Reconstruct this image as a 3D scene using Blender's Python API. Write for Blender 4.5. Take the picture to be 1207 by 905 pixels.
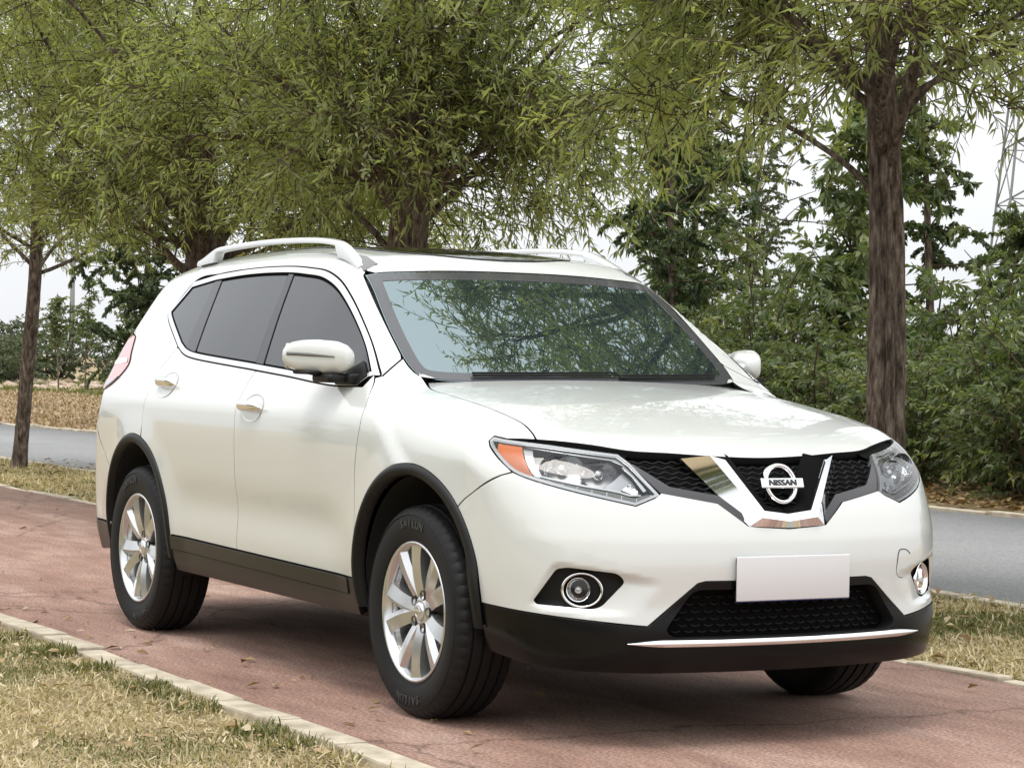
import bpy, bmesh, math, random
import numpy as np
from mathutils import Vector, Matrix, geometry as mgeo
for _o in list(bpy.data.objects): bpy.data.objects.remove(_o)
SC=bpy.context.scene; COL=SC.collection
rng=np.random.default_rng(7); random.seed(7)
# ---------------------------------------------------------------- camera
def set_camera():
    cam=bpy.data.cameras.new('camera'); o=bpy.data.objects.new('camera',cam); COL.objects.link(o)
    pos=np.array(CAM[:3]); yaw,pitch,roll=CAM[3:6]
    d=np.array([math.cos(pitch)*math.cos(yaw),math.cos(pitch)*math.sin(yaw),math.sin(pitch)])
    r=np.array([math.sin(yaw),-math.cos(yaw),0.]); u=np.cross(r,d)
    c,s=math.cos(roll),math.sin(roll); r,u=c*r+s*u,-s*r+c*u
    M=Matrix(((r[0],u[0],-d[0],pos[0]),(r[1],u[1],-d[1],pos[1]),(r[2],u[2],-d[2],pos[2]),(0,0,0,1)))
    o.matrix_world=M; cam.sensor_width=36; cam.lens=CAM[6]/1207*36; cam.clip_start=.1; cam.clip_end=3000
    SC.camera=o
CAM=[7.051701,-4.422639,1.211798,2.636705,-0.010079,0.020688,2757.938296]
set_camera()
# ---------------------------------------------------------------- light: bright overcast
SUN_EL,SUN_AZ=74.,-60.   # degrees; azimuth measured from +x
w=bpy.data.worlds.new('World'); SC.world=w; w.use_nodes=True
nt=w.node_tree; nt.nodes.clear()
sky=nt.nodes.new('ShaderNodeTexSky'); sky.sky_type='NISHITA'; sky.sun_disc=False
sky.sun_elevation=math.radians(SUN_EL); sky.sun_rotation=math.radians(90-SUN_AZ)
sky.air_density=1.0; sky.dust_density=5.0; sky.ozone_density=1.0
# a closed cloud deck: the sky's own brightness with most of the blue taken out, uneven and soft
hs=nt.nodes.new('ShaderNodeHueSaturation'); hs.inputs['Saturation'].default_value=.16
mixc=nt.nodes.new('ShaderNodeMix'); mixc.data_type='RGBA'; mixc.inputs[0].default_value=.72
tc=nt.nodes.new('ShaderNodeTexCoord'); noi=nt.nodes.new('ShaderNodeTexNoise'); noi.inputs['Scale'].default_value=1.7; noi.inputs['Detail'].default_value=4
rmp=nt.nodes.new('ShaderNodeValToRGB'); rmp.color_ramp.elements[0].position=.3; rmp.color_ramp.elements[1].position=.75
rmp.color_ramp.elements[0].color=(9.0,9.35,9.8,1); rmp.color_ramp.elements[1].color=(11.2,11.35,11.5,1)
bg=nt.nodes.new('ShaderNodeBackground'); bg.inputs['Strength'].default_value=.10
out=nt.nodes.new('ShaderNodeOutputWorld')
L=nt.links.new
L(sky.outputs[0],hs.inputs['Color']); L(tc.outputs['Generated'],noi.inputs['Vector']); L(noi.outputs['Fac'],rmp.inputs['Fac'])
# overcast: about twice as bright overhead as at the horizon
sx_=nt.nodes.new('ShaderNodeSeparateXYZ'); L(tc.outputs['Generated'],sx_.inputs[0]); mr=nt.nodes.new('ShaderNodeMapRange'); mr.inputs[1].default_value=0; mr.inputs[2].default_value=1; mr.inputs[3].default_value=.93; mr.inputs[4].default_value=1.95; L(sx_.outputs[2],mr.inputs[0])
zm=nt.nodes.new('ShaderNodeMix'); zm.data_type='RGBA'; zm.blend_type='MULTIPLY'; zm.inputs[0].default_value=1; L(rmp.outputs[0],zm.inputs[6]); L(mr.outputs[0],zm.inputs[7])
L(hs.outputs[0],mixc.inputs[6]); L(zm.outputs[2],mixc.inputs[7]); L(mixc.outputs[2],bg.inputs[0]); L(bg.outputs[0],out.inputs[0])
sl=bpy.data.lights.new('sun','SUN'); sl.energy=1.4; sl.angle=math.radians(22); sl.color=(1,.95,.88)
so=bpy.data.objects.new('sun',sl); COL.objects.link(so)
_d=Vector((math.cos(math.radians(SUN_EL))*math.cos(math.radians(SUN_AZ)),math.cos(math.radians(SUN_EL))*math.sin(math.radians(SUN_AZ)),math.sin(math.radians(SUN_EL))))
so.rotation_euler=_d.to_track_quat('Z','Y').to_euler(); so.location=(0,0,30)
SC.view_settings.view_transform='Standard'; SC.view_settings.look='None'; SC.view_settings.gamma=1; SC.view_settings.exposure=0.35
try: SC.view_settings.use_curve_mapping=False
except Exception: pass
SC.cycles.max_bounces=10; SC.cycles.transparent_max_bounces=16; SC.cycles.caustics_reflective=False; SC.cycles.caustics_refractive=False
# ---------------------------------------------------------------- materials
def mat(name,col,rough=.5,metal=0,coat=0,spec=.5,ior=None,coat_rough=.03,**k):
    m=bpy.data.materials.new(name); m.use_nodes=True; b=m.node_tree.nodes['Principled BSDF']
    b.inputs['Base Color'].default_value=(*col,1); b.inputs['Roughness'].default_value=rough; b.inputs['Metallic'].default_value=metal
    b.inputs['Coat Weight'].default_value=coat; b.inputs['Coat Roughness'].default_value=coat_rough
    b.inputs['Specular IOR Level'].default_value=spec
    if ior: b.inputs['IOR'].default_value=ior
    return m
def nodes(m): return m.node_tree.nodes, m.node_tree.links.new, m.node_tree.nodes['Principled BSDF']
def add_bump(m,scale,strength,dist=.01,detail=4,coord='Object'):
    N,L,b=nodes(m); t=N.new('ShaderNodeTexCoord'); n=N.new('ShaderNodeTexNoise'); n.inputs['Scale'].default_value=scale; n.inputs['Detail'].default_value=detail
    u=N.new('ShaderNodeBump'); u.inputs['Strength'].default_value=strength; u.inputs['Distance'].default_value=dist
    L(t.outputs[coord],n.inputs['Vector']); L(n.outputs['Fac'],u.inputs['Height']); L(u.outputs[0],b.inputs['Normal']); return m
def add_vary(m,c1,c2,scale,detail=5,lo=.35,hi=.65,coord='Object'):
    N,L,b=nodes(m); t=N.new('ShaderNodeTexCoord'); n=N.new('ShaderNodeTexNoise'); n.inputs['Scale'].default_value=scale; n.inputs['Detail'].default_value=detail
    r=N.new('ShaderNodeValToRGB'); r.color_ramp.elements[0].position=lo; r.color_ramp.elements[1].position=hi
    r.color_ramp.elements[0].color=(*c1,1); r.color_ramp.elements[1].color=(*c2,1)
    L(t.outputs[coord],n.inputs['Vector']); L(n.outputs['Fac'],r.inputs['Fac']); L(r.outputs[0],b.inputs['Base Color']); return m
def clear(name,tint,gloss_ior,rough=0.0,trans=1.0):
    """thin clear sheet: tinted see-through plus a Fresnel reflection"""
    m=bpy.data.materials.new(name); m.use_nodes=True; nt=m.node_tree; nt.nodes.clear(); N=nt.nodes.new
    o=N('ShaderNodeOutputMaterial'); t=N('ShaderNodeBsdfTransparent'); t.inputs[0].default_value=(*tint,1)
    g=N('ShaderNodeBsdfGlossy'); g.inputs['Roughness'].default_value=rough; g.inputs[0].default_value=(1,1,1,1)
    f=N('ShaderNodeFresnel'); f.inputs['IOR'].default_value=gloss_ior; x=N('ShaderNodeMixShader')
    L=nt.links.new; L(f.outputs[0],x.inputs[0]); L(t.outputs[0],x.inputs[1]); L(g.outputs[0],x.inputs[2]); L(x.outputs[0],o.inputs[0]); return m
# ---------------------------------------------------------------- object helpers
def tag(o,label=None,cat=None,group=None,kind=None):
    if label: o['label']=label
    if cat: o['category']=cat
    if group: o['group']=group
    if kind: o['kind']=kind
    return o
def empty(name,loc=(0,0,0),rz=0,**k):
    o=bpy.data.objects.new(name,None); COL.objects.link(o); o.location=loc; o.rotation_euler=(0,0,rz); o.empty_display_size=.2
    return tag(o,**k)
def mk(name,V,Fc,m,parent=None,N=None,smooth=True,mats=None,midx=None):
    me=bpy.data.meshes.new(name)
    V=np.asarray(V,float)
    me.from_pydata(V.tolist(),[],[list(map(int,f)) for f in Fc])
    for mm in (mats or [m]): me.materials.append(mm)
    if smooth: me.polygons.foreach_set('use_smooth',[True]*len(me.polygons))
    if midx is not None: me.polygons.foreach_set('material_index',midx)
    me.update()
    if N is not None: me.normals_split_custom_set_from_vertices(np.asarray(N,float).tolist())
    o=bpy.data.objects.new(name,me); COL.objects.link(o)
    if parent is not None: o.parent=parent
    return o
def cat_mesh(parts):
    V=[];Fc=[];n=0
    for v,f in parts:
        v=np.asarray(v,float); V.append(v); Fc+=[[i+n for i in q] for q in f]; n+=len(v)
    return np.concatenate(V),Fc
def copy_tree(o,parent=None):
    c=o.copy(); COL.objects.link(c)
    if parent is not None: c.parent=parent
    for ch in list(o.children): copy_tree(ch,c)
    return c
def sharp(o,ang=35):
    me=o.data; bm=bmesh.new(); bm.from_mesh(me)
    for e in bm.edges:
        if len(e.link_faces)==2 and e.calc_face_angle(0)>math.radians(ang): e.smooth=False
    bm.to_mesh(me); bm.free(); return o
def box(lo,hi,bev=.0,seg=2):
    bm=bmesh.new(); bmesh.ops.create_cube(bm,size=1)
    lo=Vector(lo);hi=Vector(hi)
    for v in bm.verts: v.co=Vector(((lo[i]+hi[i])/2+v.co[i]*(hi[i]-lo[i]) for i in range(3)))
    if bev: bmesh.ops.bevel(bm,geom=list(bm.edges),offset=bev,segments=seg,profile=.6,affect='EDGES')
    bm.verts.index_update()
    r=(np.array([v.co[:] for v in bm.verts]),[[v.index for v in f.verts] for f in bm.faces]); bm.free(); return r
def tube(P,r,n=8,closed=False,cap=True,flat=None):
    """swept round (or elliptical) section along P; r scalar or per point"""
    P=np.asarray(P,float); m=len(P); r=np.broadcast_to(np.asarray(r,float),(m,))
    T=np.gradient(P,axis=0) if not closed else np.roll(P,-1,0)-np.roll(P,1,0)
    T/=np.maximum(np.linalg.norm(T,axis=1,keepdims=True),1e-9)
    up=np.array([0,0,1.]) if abs(T[0,2])<.9 else np.array([1.,0,0])
    a=np.cross(T[0],up); a/=np.linalg.norm(a); A=[a]
    for i in range(1,m):
        a=A[-1]-T[i]*np.dot(A[-1],T[i]); a/=max(np.linalg.norm(a),1e-9); A.append(a)
    A=np.array(A); B=np.cross(T,A)
    th=np.arange(n)*2*np.pi/n
    V=(P[:,None]+r[:,None,None]*(np.cos(th)[None,:,None]*A[:,None]+np.sin(th)[None,:,None]*B[:,None])).reshape(-1,3)
    Fc=[]
    for i in range(m if closed else m-1):
        j=(i+1)%m
        for k in range(n): Fc.append((i*n+k,i*n+(k+1)%n,j*n+(k+1)%n,j*n+k))
    if cap and not closed:
        Fc.append(tuple(range(n))[::-1]); Fc.append(tuple((m-1)*n+k for k in range(n)))
    return V,Fc
def lathe(prof,n=48,axis='y',closed=False):
    """profile of (radius, depth) turned about the y axis"""
    prof=np.asarray(prof,float); th=np.arange(n)*2*np.pi/n
    V=np.stack([np.outer(np.cos(th),prof[:,0]),np.tile(prof[:,1],(n,1)),np.outer(np.sin(th),prof[:,0])],2).reshape(-1,3)
    k=len(prof); Fc=[]
    for i in range(n):
        j=(i+1)%n
        for q in range(k if closed else k-1):
            q2=(q+1)%k; Fc.append((i*k+q,i*k+q2,j*k+q2,j*k+q))
    return V,Fc
def crv(P,step=.02,closed=False):
    """Catmull-Rom through the points, resampled"""
    P=np.asarray(P,float); n=len(P); out=[]
    for i in range(n if closed else n-1):
        if closed: a,b,c,d=P[(i-1)%n],P[i],P[(i+1)%n],P[(i+2)%n]
        else:
            b,c=P[i],P[i+1]; a=P[i-1] if i else 2*b-c; d=P[i+2] if i+2<n else 2*c-b
        k=max(1,int(np.linalg.norm(c-b)/step))
        # centripetal
        t0=0;t1=t0+max(np.linalg.norm(b-a),1e-6)**.5;t2=t1+max(np.linalg.norm(c-b),1e-6)**.5;t3=t2+max(np.linalg.norm(d-c),1e-6)**.5
        for t in np.linspace(t1,t2,k,endpoint=False):
            A1=(t1-t)/(t1-t0)*a+(t-t0)/(t1-t0)*b;A2=(t2-t)/(t2-t1)*b+(t-t1)/(t2-t1)*c;A3=(t3-t)/(t3-t2)*c+(t-t2)/(t3-t2)*d
            B1=(t2-t)/(t2-t0)*A1+(t-t0)/(t2-t0)*A2;B2=(t3-t)/(t3-t1)*A2+(t-t1)/(t3-t1)*A3
            out.append((t2-t)/(t2-t1)*B1+(t-t1)/(t2-t1)*B2)
    if not closed: out.append(P[-1])
    return np.array(out)
def lin(P,step=.02):
    P=np.asarray(P,float); out=[]
    for a,b in zip(P[:-1],P[1:]):
        k=max(1,int(np.linalg.norm(b-a)/step)); out+=[a+(b-a)*t for t in np.linspace(0,1,k,endpoint=False)]
    out.append(P[-1]); return np.array(out)
def rnd(P,r=.01,k=4):
    """round the corners of a closed polygon"""
    P=np.asarray(P,float); n=len(P); out=[]
    rr=r if hasattr(r,'__len__') else [r]*n
    for i in range(n):
        a,b,c=P[i-1],P[i],P[(i+1)%n]
        d1=a-b;d2=c-b;l1=np.linalg.norm(d1);l2=np.linalg.norm(d2); q=min(rr[i],.45*l1,.45*l2)
        s=b+d1/l1*q; e=b+d2/l2*q
        for t in np.linspace(0,1,k+1): out.append((1-t)**2*s+2*t*(1-t)*b+t*t*e)
    return np.array(out)
def mirY(P): P=np.array(P,float).copy(); P[...,1]*=-1; return P
def inpoly(Q,P):
    x,y=Q[:,0][:,None],Q[:,1][:,None]; x1,y1=P[:,0],P[:,1]; x2,y2=np.roll(x1,-1),np.roll(y1,-1)
    c=((y1>y)!=(y2>y)); dy=np.where(y2==y1,1e-12,y2-y1)
    return (np.sum(c&(x<(x2-x1)*(y-y1)/dy+x1),1)%2)==1
def dpoly(Q,P):
    A=P;B=np.roll(P,-1,0);d=B-A;l=np.maximum((d*d).sum(1),1e-12); best=np.full(len(Q),9.)
    for k in range(0,len(Q),4000):
        q=Q[k:k+4000]; t=np.clip(((q[:,None]-A)*d).sum(2)/l,0,1); e=q[:,None]-(A+t[...,None]*d); best[k:k+4000]=np.sqrt((e*e).sum(2)).min(1)
    return best
def area2(P): x,y=P[:,0],P[:,1]; return .5*np.sum(x*np.roll(y,-1)-y*np.roll(x,-1))
def inset(P,g):
    """move a closed outline inwards by g (outwards if g<0)"""
    P=np.asarray(P,float)
    if area2(P)<0: P=P[::-1]
    e=np.roll(P,-1,0)-P; l=np.maximum(np.linalg.norm(e,axis=1,keepdims=True),1e-9); n=np.stack([-e[:,1],e[:,0]],1)/l
    m=n+np.roll(n,1,0); k=np.maximum((m*m).sum(1,keepdims=True)/2,.35); return P+g*m/k
def dedup(P,eps=1.5e-3):
    out=[P[0]]
    for q in P[1:]:
        if np.linalg.norm(q-out[-1])>eps: out.append(q)
    if np.linalg.norm(out[0]-out[-1])<eps: out.pop()
    return np.array(out)
def tri(outer,holes,res):
    loops=[outer]+list(holes)
    lo=outer.min(0);hi=outer.max(0)
    gx=np.arange(lo[0],hi[0],res); gy=np.arange(lo[1],hi[1],res*.87)
    G=np.array([(x+(res/2 if j%2 else 0),y) for j,y in enumerate(gy) for x in gx]).reshape(-1,2)
    if len(G):
        k=inpoly(G,outer)
        for h in holes: k&=~inpoly(G,h)
        G=G[k]
        if len(G):
            for l in loops: G=G[dpoly(G,l)>res*.45] if len(G) else G
    pts=[];edges=[]
    for l in loops:
        b=len(pts); n=len(l); pts+=[tuple(q) for q in l]; edges+=[(b+i,b+(i+1)%n) for i in range(n)]
    nb=len(pts); pts+=[tuple(q) for q in G]
    r=mgeo.delaunay_2d_cdt([Vector(q) for q in pts],edges,[],0,1e-6)
    V=np.array([v[:] for v in r[0]]); Fc=np.array([f for f in r[2] if len(f)==3])
    c=V[Fc].mean(1); k=inpoly(c,outer)
    for h in holes: k&=~inpoly(c,h)
    return V,Fc[k],loops
def panel(name,outline,mapf,f,m,parent=None,holes=(),off=0.,gap=.0030,lip=.012,res=.024,hgap=None,both=False,lipmat=None):
    """sheet cut to an outline on the body surface f, with a turned-in edge; both=True adds the mirrored twin, returned too"""
    outer=inset(dedup(np.asarray(outline,float)),gap)
    if area2(outer)<0: outer=outer[::-1]
    hol=[inset(dedup(np.asarray(h,float)),-(gap if hgap is None else hgap)) for h in holes]
    U,Fc,loops=tri(outer,hol,res)
    P=mapf(U,f); N=grad(f,P)
    fn=np.cross(P[Fc[:,1]]-P[Fc[:,0]],P[Fc[:,2]]-P[Fc[:,0]])
    fl=(fn*N[Fc[:,0]]).sum(1)<0; Fc[fl]=Fc[fl][:,::-1]
    P=P+N*off; V=[P];NN=[N];FF=[list(q) for q in Fc]; n=len(P); IDX=[0]*len(FF)
    if lip:
        for li,l in enumerate(loops):
            Q=mapf(l,f); qn=grad(f,Q); Q=Q+qn*off; k=len(l)
            s=1 if li==0 else -1
            T=np.roll(Q,-1,0)-np.roll(Q,1,0); T/=np.maximum(np.linalg.norm(T,axis=1,keepdims=True),1e-9)
            c=Q.mean(0); O=np.cross(T,qn)
            l2=np.asarray(l); 
            if area2(l2)<0: O=-O
            # outward direction test via uv: move a bit along outward uv normal
            e=np.roll(l2,-1,0)-np.roll(l2,1,0); nn=np.stack([e[:,1],-e[:,0]],1); nn/=np.maximum(np.linalg.norm(nn,axis=1,keepdims=True),1e-9)
            if area2(l2)<0: nn=-nn
            Q2=mapf(l2+nn*1e-3,f); sg=np.sign(((Q2-mapf(l2,f))*O).sum(1)); O=O*np.where(sg==0,1,sg)[:,None]*s
            rings=[Q, Q+O*.0010-qn*.0012, Q+O*.0012-qn*lip]
            nrm=[qn,(qn+O)/np.linalg.norm(qn+O,axis=1,keepdims=True),O]
            b=n
            for R_,n_ in zip(rings,nrm): V.append(R_);NN.append(n_)
            for a in range(2):
                for i in range(k):
                    j=(i+1)%k; q=[b+a*k+i,b+a*k+j,b+(a+1)*k+j,b+(a+1)*k+i]
                    A_=np.array([rings[a][i],rings[a][j],rings[a+1][j]]); 
                    if np.dot(np.cross(A_[1]-A_[0],A_[2]-A_[0]),nrm[a+1][i])<0: q=q[::-1]
                    FF.append(q); IDX.append(a)
            n+=3*k
    V=np.concatenate(V);NN=np.concatenate(NN)
    ms=[m,bpy.data.materials.get('gap_shade') or mat('gap_shade',(.01,.01,.01),.9,spec=.1)]; mi=IDX  # deep band of each lip coloured dark so the panel gaps read as shaded
    o=mk(name,V,FF,m,parent,NN,mats=ms,midx=mi)
    if both: return o, mk(name,mirY(V),[q[::-1] for q in FF],m,parent,mirY(NN),mats=ms,midx=mi)
    return o
def twin(o,name=None,parent='same'):
    """mirror image of a mesh object across the car's centre plane"""
    me=o.data.copy(); V=np.empty(len(me.vertices)*3); me.vertices.foreach_get('co',V); V=V.reshape(-1,3); 
    Fc=[list(p.vertices)[::-1] for p in me.polygons]
    mi=[p.material_index for p in me.polygons]
    t=mk(name or o.name.split('.')[0],mirY(V),Fc,None,o.parent if parent=='same' else parent,mats=list(me.materials),midx=mi)
    t.data.polygons.foreach_set('use_smooth',[p.use_smooth for p in me.polygons])
    bpy.data.meshes.remove(me); return t

def mkq(name,V,Q,mats,parent=None,midx=None,attr=None,smooth=False,uvnorm=None):
    """large quad/triangle meshes built from arrays; attr = per-vertex float 'tint'"""
    V=np.asarray(V,np.float32); Q=np.asarray(Q,np.int32); k=Q.shape[1]
    me=bpy.data.meshes.new(name); me.vertices.add(len(V)); me.vertices.foreach_set('co',V.ravel())
    me.loops.add(Q.size); me.loops.foreach_set('vertex_index',Q.ravel())
    me.polygons.add(len(Q)); me.polygons.foreach_set('loop_start',np.arange(0,Q.size,k,dtype=np.int32))
    for m in (mats if isinstance(mats,(list,tuple)) else [mats]): me.materials.append(m)
    if midx is not None: me.polygons.foreach_set('material_index',np.asarray(midx,np.int32))
    if smooth: me.polygons.foreach_set('use_smooth',[True]*len(Q))
    if attr is not None:
        a=me.attributes.new('tint','FLOAT','POINT'); a.data.foreach_set('value',np.asarray(attr,np.float32))
    me.update(calc_edges=True); me.validate()
    o=bpy.data.objects.new(name,me); COL.objects.link(o)
    if parent is not None: o.parent=parent
    return o
def leafmat(name,cols,rough=.45,trans=.35,spec=.4):
    """leaf: colour runs along cols by the leaf's own tint; some light passes through"""
    m=bpy.data.materials.new(name); m.use_nodes=True; nt=m.node_tree; N=nt.nodes; L=nt.links.new; b=N['Principled BSDF']
    a=N.new('ShaderNodeAttribute'); a.attribute_name='tint'; r=N.new('ShaderNodeValToRGB')
    while len(r.color_ramp.elements)<len(cols): r.color_ramp.elements.new(.5)
    for i,(e,c) in enumerate(zip(r.color_ramp.elements,cols)): e.position=i/(len(cols)-1)
    for e,c in zip(r.color_ramp.elements,cols): e.color=(*c,1)
    L(a.outputs['Fac'],r.inputs['Fac']); L(r.outputs[0],b.inputs['Base Color']); b.inputs['Roughness'].default_value=rough; b.inputs['Specular IOR Level'].default_value=spec
    if trans:
        t=N.new('ShaderNodeBsdfTranslucent'); x=N.new('ShaderNodeMixShader'); x.inputs[0].default_value=trans
        g=N.new('ShaderNodeMix'); g.data_type='RGBA'; g.blend_type='MULTIPLY'; g.inputs[0].default_value=1; g.inputs[7].default_value=(1.15,1.25,.6,1)
        L(r.outputs[0],g.inputs[6]); L(g.outputs[2],t.inputs[0]); L(b.outputs[0],x.inputs[1]); L(t.outputs[0],x.inputs[2]); L(x.outputs[0],N['Material Output'].inputs[0])
    return m
# ---------------------------------------------------------------- the car body as smooth surfaces (metres)
def pl(xs,ys,v):
    """smooth (pchip-like) interpolation"""
    xs=np.array(xs,float); ys=np.array(ys,float); v=np.clip(v,xs[0],xs[-1])
    h=np.diff(xs); d=np.diff(ys)/h
    m=np.zeros_like(ys)
    m[0]=d[0]; m[-1]=d[-1]
    for i in range(1,len(xs)-1):
        if d[i-1]*d[i]>0:
            w1=2*h[i]+h[i-1]; w2=h[i]+2*h[i-1]
            m[i]=(w1+w2)/(w1/d[i-1]+w2/d[i])
    i=np.clip(np.searchsorted(xs,v,side='right')-1,0,len(xs)-2)
    t=(v-xs[i])/h[i]; t2=t*t; t3=t2*t
    return (2*t3-3*t2+1)*ys[i]+(t3-2*t2+t)*h[i]*m[i]+(-2*t3+3*t2)*ys[i+1]+(t3-t2)*h[i]*m[i+1]
def sst(a,b,v):
    t=np.clip((v-a)/(b-a),0,1); return t*t*(3-2*t)
def smax(a,b,k):
    h=np.maximum(k-np.abs(a-b),0)/k
    return np.maximum(a,b)+h*h*k*.25
AX=[0.0,-2.705]; WR=.362
def Wside(x,z):
    w=pl([.15,.27,.36,.45,.60,.76,.90,.985,1.06,1.12,1.30,1.50,1.62,1.75],
         [.80,.845,.872,.884,.897,.907,.913,.908,.885,.862,.772,.662,.592,.50],z)
    # plan taper
    pt=pl([-3.8,-3.5,-3.2,-2.7,-2.0,-1.2,-.5,0,.4,.7,1.0],
          [.15,.075,.042,.014,.002,0,.002,.008,.030,.075,.16],x)
    up=sst(1.0,1.5,z)
    pt2=pl([-3.8,-3.3,-2.6,-1.9,-1.2,-.7,-.3,.1],[.16,.075,.03,.006,0,.02,.045,.07],x)
    w=w-pt*(1-up)-pt2*up
    for a in AX:
        r=np.hypot(x-a,z-WR)
        w=w+.016*(1-sst(.40,.62,r))*sst(.2,.5,z)
    # door lower scoop
    s=sst(-2.35,-2.0,x)*(1-sst(-.75,-.45,x))
    w=w-.014*s*np.exp(-((z-.60)/.09)**2)
    return w
def fside(x,y,z): return np.abs(y)-Wside(x,z)
def XF(y,z):
    y=np.abs(y)
    xc=pl([.15,.22,.30,.36,.46,.56,.64,.70,.80,.90,1.0,1.1],[.845,.90,.938,.938,.93,.932,.925,.908,.865,.80,.70,.55],z)
    def hp(y0,z0,y1,z1,w):   # soft half-plane left of the directed edge
        l=np.hypot(y1-y0,z1-z0); return sst(0,w,((y1-y0)*(z-z0)-(z1-z0)*(y-y0))/l)
    fogp=hp(.815,.43,.760,.592,.034)*hp(.760,.592,.40,.528,.034)*hp(.42,.54,.54,.409,.13)*hp(.54,.409,.815,.434,.026)
    return xc-.25*y*y-.98*np.maximum(0,y-.47)**2-.022*fogp
def ffront(x,y,z): return (x-XF(y,z))*.85
def Hh(x,y):
    hc=pl([-.6,-.35,0,.3,.55,.7,.8,.9],[1.165,1.145,1.102,1.052,.992,.945,.905,.86],x)
    y=np.abs(y)
    return hc+.0*y-.055*y*y-.25*np.maximum(0,y-.55)**2
def fhood(x,y,z): return (z-Hh(x,y))*.95
def fcowl(x,y,z): return 0
def Rr(x,y):
    rc=pl([-3.75,-3.6,-3.3,-2.9,-2.4,-1.9,-1.5,-1.25,-1.05,-.9,-.5],[1.49,1.555,1.605,1.645,1.667,1.672,1.660,1.639,1.612,1.58,1.46],x)
    return rc-.06*y*y-.2*np.maximum(0,np.abs(y)-.4)**2
def froof(x,y,z): return (z-Rr(x,y))*.97
def XWS(y,z):  # windshield x at height
    q=z-1.1; xc=-.28-1.44*q-.06*q*q
    return xc-.11*y*y-.06*y**4-.006
def fws(x,y,z): return (x-XWS(y,z))*.55
def XRr(y,z):
    y=np.abs(y)
    xc=pl([.2,.4,.55,.7,.85,.95,1.1,1.3,1.5,1.62,1.75],[-3.62,-3.70,-3.71,-3.69,-3.665,-3.65,-3.62,-3.54,-3.42,-3.33,-3.2],z)
    return xc+.16*y*y+(1.15+.35*sst(.85,1.0,z))*np.maximum(0,y-.5)**2
def frear(x,y,z): return (XRr(y,z)-x)*.9
def flow(p):
    x,y,z=p[...,0],p[...,1],p[...,2]
    s=smax(fside(x,y,z),ffront(x,y,z),.085)
    s=smax(s,frear(x,y,z),.08)
    return smax(s,fhood(x,y,z),.11)
def fupp(p):
    x,y,z=p[...,0],p[...,1],p[...,2]
    s=smax(fside(x,y,z),froof(x,y,z),.09)
    s=smax(s,frear(x,y,z),.08)
    return smax(s,fws(x,y,z),.03)
def fbody(p): return -smax(-flow(p),-fupp(p),.05)
def solve(f,o,d,t0,t1,n=40):
    """o,d arrays; f<0 at t0 , >0 at t1 -> t"""
    a=np.full(len(d),t0,float); b=np.full(len(d),t1,float)
    for _ in range(n):
        m=.5*(a+b); v=f(o+m[:,None]*d)<0
        a=np.where(v,m,a); b=np.where(v,b,m)
    return .5*(a+b)
AXZ=.55
def map_side(uv,f):   # uv: (x, phi*0.9), phi from +/- y side ; negative y side phi>0
    uv=np.asarray(uv,float); ph=uv[:,1]/.9
    o=np.stack([uv[:,0],0*ph,0*ph+AXZ],1); d=np.stack([0*ph,-np.cos(ph),np.sin(ph)],1)
    t=solve(f,o,d,0,2.0); return o+t[:,None]*d
def inv_side(P):
    P=np.atleast_2d(P); return np.stack([P[:,0],.9*np.arctan2(P[:,2]-AXZ,-P[:,1])],1)
def map_cyl(uv,f,ax=0.0,sg=1):   # uv: (theta*.9, z), theta>0 toward -y
    uv=np.asarray(uv,float); th=uv[:,0]/.9
    o=np.stack([0*th+ax,0*th,uv[:,1]],1); d=np.stack([sg*np.cos(th),-np.sin(th),0*th],1)
    t=solve(f,o,d,0,2.5); return o+t[:,None]*d
def inv_cyl(P,ax=0.0,sg=1):
    P=np.atleast_2d(P); return np.stack([.9*np.arctan2(-P[:,1],sg*(P[:,0]-ax)),P[:,2]],1)
def S(x,z,f=None):
    """point of the right-hand side surface at length x and height z"""
    x=np.atleast_1d(np.asarray(x,float)); z=np.atleast_1d(np.asarray(z,float))
    o=np.stack([x,0*x,z],1); d=np.tile([0.,-1.,0.],(len(x),1))
    t=solve(f or fbody,o,d,0,2.); return o+t[:,None]*d
def FR(y,z,f=None,off=0):
    """point of the front surface at lateral y and height z"""
    y=np.atleast_1d(np.asarray(y,float)); z=np.atleast_1d(np.asarray(z,float))
    o=np.stack([0*y-.2,y,z],1); d=np.tile([1.,0.,0.],(len(y),1))
    t=solve(f or flow,o,d,0,3.); return o+t[:,None]*d
def grad(f,P,e=2e-3):
    G=np.stack([f(P+np.eye(3)[i]*e)-f(P-np.eye(3)[i]*e) for i in range(3)],1)
    return G/np.maximum(np.linalg.norm(G,axis=1,keepdims=True),1e-9)
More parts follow.
